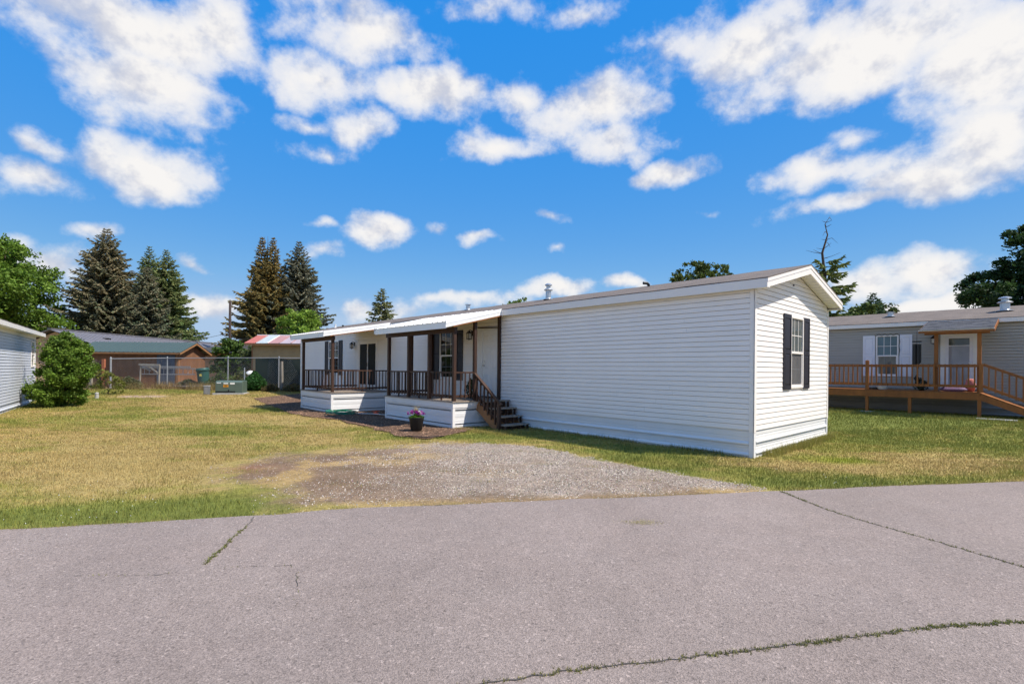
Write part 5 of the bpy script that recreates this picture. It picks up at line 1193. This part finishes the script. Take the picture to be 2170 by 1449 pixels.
# transformer and pedestal
tf = thing('pad_transformer', 'green pad mounted electrical transformer on the lawn by the fence', 'transformer', (-14.35, 25.6, G(-14.35, 25.6)), .22)
MB().box(-.72, .72, -.5, .5, -.05, .06).build('concrete_pad', 'concrete', tf, bevel=.01)
MB().add([(-.62, -.42, .06), (.62, -.42, .06), (.62, .42, .06), (-.62, .42, .06), (-.62, -.42, .60), (.62, -.42, .60), (.62, .42, .68), (-.62, .42, .68), (-.60, -.30, .68), (.60, -.30, .68)], [(0, 3, 2, 1), (0, 1, 5, 4), (4, 5, 9, 8), (8, 9, 6, 7), (1, 2, 6, 9, 5), (0, 4, 8, 7, 3), (2, 3, 7, 6)]).build('cabinet', 'transformer_green', tf, bevel=.02)
MB().box(-.60, .30, -.427, -.422, .10, .16).build('vent_slot', 'black_metal', tf)
for a0, a1, z0, z1, mm in ((-.55, -.36, .55, .59, 'sticker_white'), (-.24, -.03, .52, .58, 'sticker_white'), (.06, .27, .50, .59, 'sticker_white'), (-.25, -.02, .36, .48, 'sticker_orange')): MB().box(a0, a1, -.428, -.421, z0, z1).build('warning_label', mm, tf)
for k in range(3): MB().box(-.21 + .02 * (k % 2), -.06, -.4295, -.4285, .385 + k * .03, .397 + k * .03).build('label_print', 'black_metal', tf)
MB().box(-.02, .02, -.45, -.42, .12, .24).build('handle', 'black_metal', tf)
pdl = thing('utility_pedestal', 'small grey utility pedestal box left of the transformer', 'utility box', (-15.3, 25.1, G(-15.3, 25.1)), .15)
MB().box(-.12, .12, -.10, .10, -.05, .42).build('housing', 'steel_grey', pdl, bevel=.01); MB().box(-.13, .13, -.11, .11, .42, .455).build('cap', 'concrete', pdl, bevel=.008); MB().box(-.075, .075, -.107, -.101, .05, .36).build('cover_plate', 'alu', pdl)
tag(MB().lathe([(.07, 0), (.08, .02), (.07, .26), (.08, .27), (.07, .32), (.01, .34)], (0, 0, 0), 10).build('marker_post', 'concrete'), 'small pale stubby marker post at the right foot of the big bush', 'marker post').location = (-19.0, 22.9, .05)

# weeds along the fence
small_plant('broom_shrub', 'feathery dark green shrub at the foot of the green screened fence', 'bush', (-14.2, 27.6, .26), .62, 1.15, 3600, (.035, .105, .022), .11, 81)
for k, (x, y, r, h, c, lab) in enumerate([(-17.0, 29.4, .9, 1.1, (.09, .13, .035), 'tall green weeds between the barrel and the transformer'), (-15.6, 28.9, .8, 1.15, (.11, .125, .045), 'olive weeds directly behind the transformer'), (-15.0, 29.8, .7, 1.3, (.12, .125, .06), 'dusty grey weeds before the white tank'), (-21.9, 28.6, .7, .75, (.13, .13, .055), 'straggly weeds below the sideways ladder'), (-19.3, 29.8, .75, .6, (.12, .12, .06), 'low dry weeds in front of the shed gable'), (-12.0, 27.6, .7, .45, (.16, .12, .05), 'dry weeds at the foot of the screened fence near the porch'), (-13.2, 27.4, .45, .4, (.15, .12, .05), 'small dry weed clump beside the wooden post')]):
    small_plant('weed_clump', lab, 'weeds', (x, y, .26), r, h, 1500, c, .10, 90 + k)

# utility pole and wires
up_ = thing('utility_pole', 'dark wooden utility pole beside the golden brown spruce', 'utility pole', (-22.6, 40, .28))
MB().tube([(0, 0, -.3), (0, 0, 6.55)], [.125, .09], 12).build('pole', 'pole_wood', up_, smooth=True)
MB().lathe([(.02, 0), (.03, .02), (.03, .12), (.01, .16)], (0, 0, 6.55), 8).build('insulator', 'steel_grey', up_)
MB().lathe([(.04, 0), (.04, .06)], (-.13, 0, 4.0), 8).build('insulator', 'steel_grey', up_)
MB().lathe([(.035, 0), (.035, .06)], (-.13, 0, 2.9), 8).build('insulator', 'steel_grey', up_)
def sag(a, b, s_, n=12):
    a, b = Vector(a), Vector(b); return [a.lerp(b, k / n) - Vector((0, 0, s_ * 4 * (k / n) * (1 - k / n))) for k in range(n + 1)]
for k, (a, b, s_) in enumerate([((-22.72, 40, 4.3), (-34, 44, 2.9), .15), ((-22.72, 40, 3.2), (-40, 42, 3.0), .2), ((-22.72, 40, 4.3), (-28, 33, 1.9), .1), ((-22.5, 40, 3.9), (12, 44, 3.6), .3), ((-22.5, 40, 3.3), (-16, 46, 2.9), .1)]):
    tag(MB().tube(sag(a, b, s_), .014, 5).build('overhead_wire', 'wire'), ['power line running left from the pole top bracket', 'lower nearly level wire running left from the pole', 'steep service wire dropping left from the pole', 'wire running right from the pole behind the white roof', 'short wire running right from the pole into the spruce'][k], 'wire', 'wires on the utility pole')

# ------------------------------------------------------------------ planter, hose and small things
pp = W(8.05, -2.40); PX, PY = -2.47, 13.0
fpot = thing('flower_pot', 'black planter of purple and white flowers before the nearer porch', 'flower pot', (PX, PY, .02))
MB().lathe([(.135, 0), (.145, .01), (.195, .33), (.20, .345), (.185, .35), (.18, .31), (.01, .30)], (0, 0, 0), 28).build('pot', 'pot_black', fpot, smooth=True); MB().lathe([(.182, .30), (.17, .315), (.01, .325)], (0, 0, 0), 20).build('soil', 'soil', fpot)
rg2 = np.random.default_rng(55)
n = 700; a_ = rg2.uniform(0, 6.283, n); q_ = rg2.random(n) ** .6; p = np.stack([np.cos(a_) * q_ * .2, np.sin(a_) * q_ * .2, .33 + rg2.random(n) * .10 * (1.1 - q_)], 1)
leafy('foliage', None, p, p * [4, 4, 0] + [0, 0, 1], np.full(n, .055), np.array((.10, .22, .02)) * rg2.uniform(.5, 1.6, (n, 1)), fpot, .35, 56)
n = 26
for k in range(n):
    an = rr.uniform(0, 6.28); q2 = rr.uniform(.05, .235); x, y, z = q2 * math.cos(an), q2 * math.sin(an), .42 + .07 * (1 - (q2 / .24) ** 2) + rr.uniform(-.03, .03)
    m = 40; pts = np.array((x, y, z)) + rg2.normal(0, .017, (m, 3)); base = np.array((.34, .03, .30)) if rr.random() < .68 else np.array((.72, .70, .66))
    leafy('flower', None, pts, None, np.full(m, .028), np.clip(base * rg2.uniform(.6, 1.4, (m, 1)), 0, .9), fpot, .8, 100 + k, 'petal')
m = MB()
for k in range(46):
    an = rr.uniform(0, 6.28); s_ = rr.uniform(.02, .12); h = rr.uniform(.14, .26); m.tube([(0.02 * math.cos(an), .02 * math.sin(an), .35), (s_ * .5 * math.cos(an), s_ * .5 * math.sin(an), .38 + h * .7), (s_ * math.cos(an), s_ * math.sin(an), .38 + h)], [.0035, .003, .0015], 4)
m.build('grass_spike', 'straw_bits', fpot)
# plants on the porch beside the door
small_plant('potted_foliage', 'dark potted plant standing on the nearer porch behind the side rail', 'plant', tuple(W(8.0, -.55, .735)), .2, .62, 500, (.05, .07, .03), .07, 77)
# hose: loose coils
pts = []
hx, hy = W(13.2, -2.75).x, W(13.2, -2.75).y
rr = random.Random(12)
for k in range(260):
    t_ = k / 260 * 2 * math.pi * 6; ra_ = .62 + .10 * math.sin(t_ * .37) + .08 * rr.random()
    pts.append(W(12.95 + .55 * ra_ / .62 * math.cos(t_) , -2.35 + .40 * ra_ / .62 * math.sin(t_), .055 + .012 * (k // 44) + .01 * rr.random()))
tag(MB().tube(pts, .0125, 6).build('garden_hose', 'hose_green', smooth=True), 'coiled green garden hose on the mulch beside the farther porch', 'hose')
pts = [W(12.4 - .25 * k, -2.1 + .10 * math.sin(k * 1.1) + .16 * k, .06) for k in range(9)]
tag(MB().tube(pts, .012, 6).build('drip_hose', 'white_plastic', smooth=True), 'pale loose hose end trailing over the mulch between the porches', 'hose')
sp = thing('sprinkler', 'orange sprinkler lying on the mulch between the porches', 'sprinkler', W(12.0, -1.55, .04))
MB().lathe([(.11, 0), (.12, .015), (.06, .05), (.03, .06), (.03, .09), (.01, .095)], (0, 0, 0), 14).build('base', 'orange_plastic', sp, smooth=True); MB().beam((-.13, 0, .085), (.13, 0, .10), .025, .02).build('arm', 'orange_plastic', sp)
for k in range(7):
    pass
# landscape timber edging curve at the mulch tip
tag(MB().tube([(-2.5, 11.80, .03), (-2.0, 11.66, .03), (-1.6, 11.85, .03)], .012, 6).build('bed_edging', 'black_metal', smooth=True), 'black plastic edging curving round the tip of the mulch bed', 'edging')

# ------------------------------------------------------------------ loose ground cover (stuff)
def blocked(x, y):
    u, v = uvof(x, y)
    b = (u > -.01) & (u < 23.3) & (v > -.01) & (v < 4.6)
    b |= (u > 7.22) & (u < 11.0) & (v > -1.78) & (v < 0)
    b |= (u > 13.7) & (u < 16.7) & (v > -2.42) & (v < 0)
    b |= (v > 13.0)
    dx, dy = x - lo[0], y - lo[1]; uu = dx * .593 - dy * .805; vv = -dx * .805 - dy * .593
    b |= (uu > 0) & (uu < 15) & (vv > -.02)
    return b
def blades(n, x, y, hgt, wid, cols, seed, lean=.6):
    r2 = np.random.default_rng(seed); z = gh(x, y); a = r2.uniform(0, 2 * np.pi, n); la = r2.uniform(0, 2 * np.pi, n); ll = r2.random(n) * lean * hgt
    w = wid * .5; dx, dy = np.cos(a) * w, np.sin(a) * w
    v = np.stack([np.stack([x - dx, y - dy, z - .005], 1), np.stack([x + dx, y + dy, z - .005], 1), np.stack([x + np.cos(la) * ll, y + np.sin(la) * ll, z + hgt], 1)], 1).reshape(-1, 3)
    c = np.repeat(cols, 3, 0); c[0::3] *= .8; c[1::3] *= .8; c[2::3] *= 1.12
    return v, c
def lawn_blades(n, x0, x1, y0, y1, hmin, hmax, wid, seed, green_bias=0.0):
    r2 = np.random.default_rng(seed); x = r2.uniform(x0, x1, n); y = r2.uniform(y0, y1, n)
    d = y - road_y(x); keep = (d > -.03) & ~blocked(x, y) & ~mulch_in(x, y)
    kd = drive_k(x, y); inside = kd > .5; tuft = (fbm(x, y, 1.6, 3) > .585) & (r2.random(n) < .38)
    keep &= (r2.random(n) > kd * np.where(drive_mix(x, y) < .33, .80, .995)) | (inside & tuft)
    # bare earth patch and worn line
    keep &= ~((((x + 17.6) / 1.25) ** 2 + ((y - 23.9) / .62) ** 2 < 1) & (r2.random(n) < .85))
    # only what can be seen
    keep &= (np.abs(x) < y * 1.08 + .6)
    x, y = x[keep], y[keep]; n = len(x); ins = inside[keep]
    g = greenness(x, y) + r2.normal(0, .16, n) + green_bias; g = np.where(ins, g * .8 + .1 * r2.normal(0, 1, n), g)
    dist = np.hypot(x, y)
    h = r2.uniform(hmin, hmax, n) * (.75 + .5 * np.clip(g, 0, 1)) * np.where(ins, .55, 1)
    k = ss(.05, .8, g)[:, None]; k2 = ss(.82, 1.2, g)[:, None]
    c = (C_STRAW * 1.12 * (1 - k) + C_GREEN * 1.25 * k) * (1 - k2) + C_DGREEN * 1.4 * k2
    lm = np.exp(-(((x - 6.1) / .55) ** 2 + ((y - 9.35) / .3) ** 2))[:, None] * .8; c = c * (1 - lm) + np.array((.30, .34, .035)) * lm
    c = c * r2.uniform(.7, 1.3, (n, 1)) * (.72 + .56 * fbm(x + 11, y * 1.3, 4.5, 3))[:, None]
    # lusher along walls
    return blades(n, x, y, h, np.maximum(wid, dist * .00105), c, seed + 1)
parts = [lawn_blades(160000, -10.8, 10.8, 4.8, 9.5, .025, .055, .006, 201), lawn_blades(130000, -15.5, 15.5, 9.5, 14, .025, .055, .009, 203), lawn_blades(130000, -23, 22, 14, 21, .03, .06, .014, 205), lawn_blades(60000, -26, -6, 21, 28.5, .03, .07, .02, 207)]
# tall fringe along the white skirting, the gable end and the road edge
def fringe(n, px_, py_, hmin, hmax, seed, g0, w=.006):
    r2 = np.random.default_rng(seed); n = len(px_); g = np.clip(g0 + r2.normal(0, .25, n), 0, 1)[:, None]
    c = (C_STRAW * (1 - g) + C_GREEN * 1.3 * g) * r2.uniform(.6, 1.35, (n, 1)); return blades(n, px_, py_, r2.uniform(hmin, hmax, n), np.full(n, w), c, seed + 1, .5)
r2 = np.random.default_rng(301)
n = 2600; u_ = r2.uniform(0, 6.4, n); v_ = -.03 - r2.random(n) ** 2 * .12; q_ = fbm(u_, u_ * 0, 2.2, 3) > .42; u_, v_ = u_[q_], v_[q_]
parts.append(fringe(0, CX + U.x * u_ + V.x * v_, CY + U.y * u_ + V.y * v_, .04, .13, 302, .7))
n = 3800; v_ = r2.uniform(-.1, 4.75, n); u_ = -.03 - r2.random(n) ** 2 * .22; q_ = fbm(v_ + 3, v_ * 0, 1.7, 3) + .09 * v_ > .52; u_, v_ = u_[q_], v_[q_]
parts.append(fringe(0, CX + U.x * u_ + V.x * v_, CY + U.y * u_ + V.y * v_, .05, .20, 304, .85))
n = 9000; x_ = r2.uniform(-6, 10, n); y_ = road_y(x_) + (fbm(x_, x_ * 0 + 3.3, 1.2, 4) - .5) * .13 + r2.normal(.0, .03, n); q_ = (fbm(x_, x_ * 0, 1.3, 3) > .46); x_, y_ = x_[q_], y_[q_]
parts.append(fringe(0, x_, y_, .02, .06, 306, .45))
n = 2500; u_ = r2.uniform(5.3, 7.3, n); v_ = -1.0 - r2.random(n) * .8; parts.append(fringe(0, CX + U.x * u_ + V.x * v_, CY + U.y * u_ + V.y * v_, .03, .10, 308, .6))
n = 5000; u_ = r2.uniform(-4, 4.5, n); v_ = 11.15 - r2.random(n) * .9; parts.append(fringe(0, CX + U.x * u_ + V.x * v_, CY + U.y * u_ + V.y * v_, .05, .14, 310, 1.0, .012))
for k, (wx, wy, sx, sy, nn, gg) in enumerate([(-4.55, 9.2, .35, .14, 420, 1.0), (-4.15, 7.75, .22, .09, 260, .95), (-3.85, 9.05, .18, .1, 200, .8), (-3.2, 9.3, .25, .08, 220, .9), (-.9, 9.9, .22, .06, 160, .8), (.1, 9.9, .2, .05, 140, .9), (.75, 9.75, .15, .06, 140, 1.0), (-1.1, 7.9, .18, .06, 150, .7), (-.4, 7.2, .12, .05, 110, .8), (.6, 8.6, .16, .04, 110, .7), (1.4, 8.4, .14, .04, 110, .8), (-2.2, 6.9, .25, .08, 150, .5), (-.6, 6.6, .12, .2, 140, .6), (-2.6, 8.0, .25, .07, 170, .5), (2.0, 7.4, .25, .05, 120, .5), (-4.95, 7.05, .3, .12, 200, .6)]):
    r3 = np.random.default_rng(700 + k); parts.append(fringe(0, r3.normal(wx, sx, nn), r3.normal(wy, sy, nn), .02, .075, 730 + k, gg, .007))
v = np.concatenate([a for a, _ in parts]); c = np.clip(np.concatenate([b for _, b in parts]), .005, 1)
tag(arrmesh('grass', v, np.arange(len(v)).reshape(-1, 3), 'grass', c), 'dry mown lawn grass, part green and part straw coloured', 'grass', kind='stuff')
r2 = np.random.default_rng(351); n = 9000; x_ = r2.uniform(-23.5, -10.5, n); y_ = 28.6 + r2.normal(0, .55, n) + .5 * np.sin(x_ * .9); q_ = fbm(x_, y_, .9, 3) > .44; x_, y_ = x_[q_], y_[q_]; n = len(x_)
gk = np.clip(.35 + 1.2 * (fbm(x_ + 5, y_, .6, 2) - .5) + r2.normal(0, .2, n), 0, 1)[:, None]
va, ca_ = blades(n, x_, y_, r2.uniform(.12, .55, n), np.full(n, .022), (np.array((.34, .23, .10)) * (1 - gk) + np.array((.12, .15, .045)) * gk) * r2.uniform(.5, 1.3, (n, 1)), 352, .8)
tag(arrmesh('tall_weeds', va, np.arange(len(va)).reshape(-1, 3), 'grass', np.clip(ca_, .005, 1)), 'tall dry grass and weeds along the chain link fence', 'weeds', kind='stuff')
# grass in the road cracks
X_, Y_, K_ = [], [], []
for i, (p, w) in enumerate(crack_lines):
    dens_ = {0: 42, 4: 30, 5: 55}.get(i, 3)
    for j, (x, y) in enumerate(p):
        f = j / len(p); amt = dens_ * (.25 + 1.6 * max(0, fbm(np.float64(x * 2.1), np.float64(y * 2.1 + 9), 1.5, 3) - .36))
        if i == 0: amt *= 1 if .22 < f else .15
        if i == 4: amt *= (2.2 if f < .12 else .5)
        if i == 5: amt *= .35 + 1.3 * f
        for k in range(int(amt)): X_.append(x + rg.gauss(0, w * .9)); Y_.append(y + rg.gauss(0, w * .9)); K_.append(.35 + .5 * f if i == 5 else (.75 if i == 0 else .6))
X_, Y_, K_ = map(np.array, (X_, Y_, K_)); n = len(X_); r2 = np.random.default_rng(401); gk = np.clip(K_ + r2.normal(0, .2, n), 0, 1)[:, None]
va, ca_ = blades(n, X_, Y_, r2.uniform(.006, .018, n), np.full(n, .007), (np.array((.32, .27, .09)) * (1 - gk) + np.array((.17, .20, .05)) * gk) * r2.uniform(.6, 1.3, (n, 1)), 402, 1.3); va[:, 2] += .035
tag(arrmesh('crack_grass', va, np.arange(len(va)).reshape(-1, 3), 'grass', np.clip(ca_, .005, 1)), 'moss and grass growing along the road cracks', 'grass', kind='stuff')
n = 700; x_ = 1.4 + r2.normal(0, .10, n); y_ = 5.33 + r2.normal(0, .05, n); va, ca_ = blades(n, x_, y_, r2.uniform(.002, .005, n), np.full(n, .008), np.array((.50, .43, .22)) * r2.uniform(.7, 1.2, (n, 1)), 404, 5.0); va[:, 2] += .035
tag(arrmesh('straw_litter', va, np.arange(len(va)).reshape(-1, 3), 'grass', np.clip(ca_, .005, 1)), 'small patch of dry grass clippings on the open road', 'grass litter', kind='stuff')
# gravel stones
def stones(name, label, x, y, size, cols, seed, mname='stone', flat=.55, z0=.012, cat='gravel'):
    r2 = np.random.default_rng(seed); n = len(x); a = r2.uniform(0, 6.283, n); z = gh(x, y) + z0; vs_ = []
    for k in range(4):
        an = a + k * 1.5708 + r2.uniform(-.4, .4, n); rr_ = size * r2.uniform(.35, .65, n); vs_.append(np.stack([x + np.cos(an) * rr_, y + np.sin(an) * rr_, z], 1))
    vs_.append(np.stack([x + r2.normal(0, .12, n) * size, y + r2.normal(0, .12, n) * size, z + size * flat * r2.uniform(.6, 1.3, n)], 1))
    v = np.stack(vs_, 1).reshape(-1, 3); b = np.arange(n)[:, None] * 5; f = np.concatenate([b + np.array([[k, (k + 1) % 4, 4]]) for k in range(4)])
    return tag(arrmesh(name, v, f, mname, np.repeat(cols, 5, 0)), label, cat, kind='stuff')
r2 = np.random.default_rng(501); n = 130000; x = r2.uniform(-5.3, 4.0, n); y = r2.uniform(5.4, 11.4, n)
k = (y > road_y(x) - .02) & (r2.random(n) < drive_k(x, y) * (.10 + .9 * drive_mix(x, y))); x, y = x[k], y[k]; n = len(x)
tone = np.clip(r2.normal(.26, .13, n), .05, .60)[:, None]; cols = tone * np.array((1.08, .93, .79)) + r2.normal(0, .012, (n, 3))
stones('gravel', 'grey and tan crushed stone on the driveway', x, y, r2.uniform(.010, .025, n) * np.where(r2.random(n) < .03, 1.5, 1), np.clip(cols, .03, .8), 502, z0=.02)
n = 700; x = r2.uniform(-4.5, 5, n); y = road_y(x) - np.abs(r2.normal(0, .35, n)); tone = np.clip(r2.normal(.28, .10, n), .08, .6)[:, None]
stones('road_grit', 'loose grit scattered on the road edge', x, y, r2.uniform(.006, .014, n), tone * np.array((1.0, .94, .9)), 503, z0=.031, cat='grit')
n = 30000; x = r2.uniform(-12.6, -.6, n); y = r2.uniform(11.3, 26.3, n); k = mulch_in(x, y) & ~blocked(x, y); x, y = x[k], y[k]; n = len(x)
cols = np.array((.19, .115, .072)) * np.clip(r2.normal(1, .45, (n, 1)), .25, 2.6)
stones('mulch_chips', 'brown bark mulch chips in the bed round the porches', x, y, r2.uniform(.02, .07, n), np.clip(cols, .02, .6), 504, 'chip', .35, .02, 'mulch')
# clover heads
n = 260; x = r2.uniform(-6, 6, n); y = road_y(x) + r2.random(n) ** 1.4 * 2.6 + .08; k = (~drive_w(x, y)) & ~blocked(x, y) & (fbm(x, y, 1.1, 2) > .45); x, y = x[k], y[k]; n = len(x)
stones('clover_flowers', 'tiny white clover heads in the grass by the road', x, y, r2.uniform(.007, .012, n), np.full((n, 3), .5) * r2.uniform(.7, 1.2, (n, 1)), 505, 'stone', 1.0, .045, 'clover')
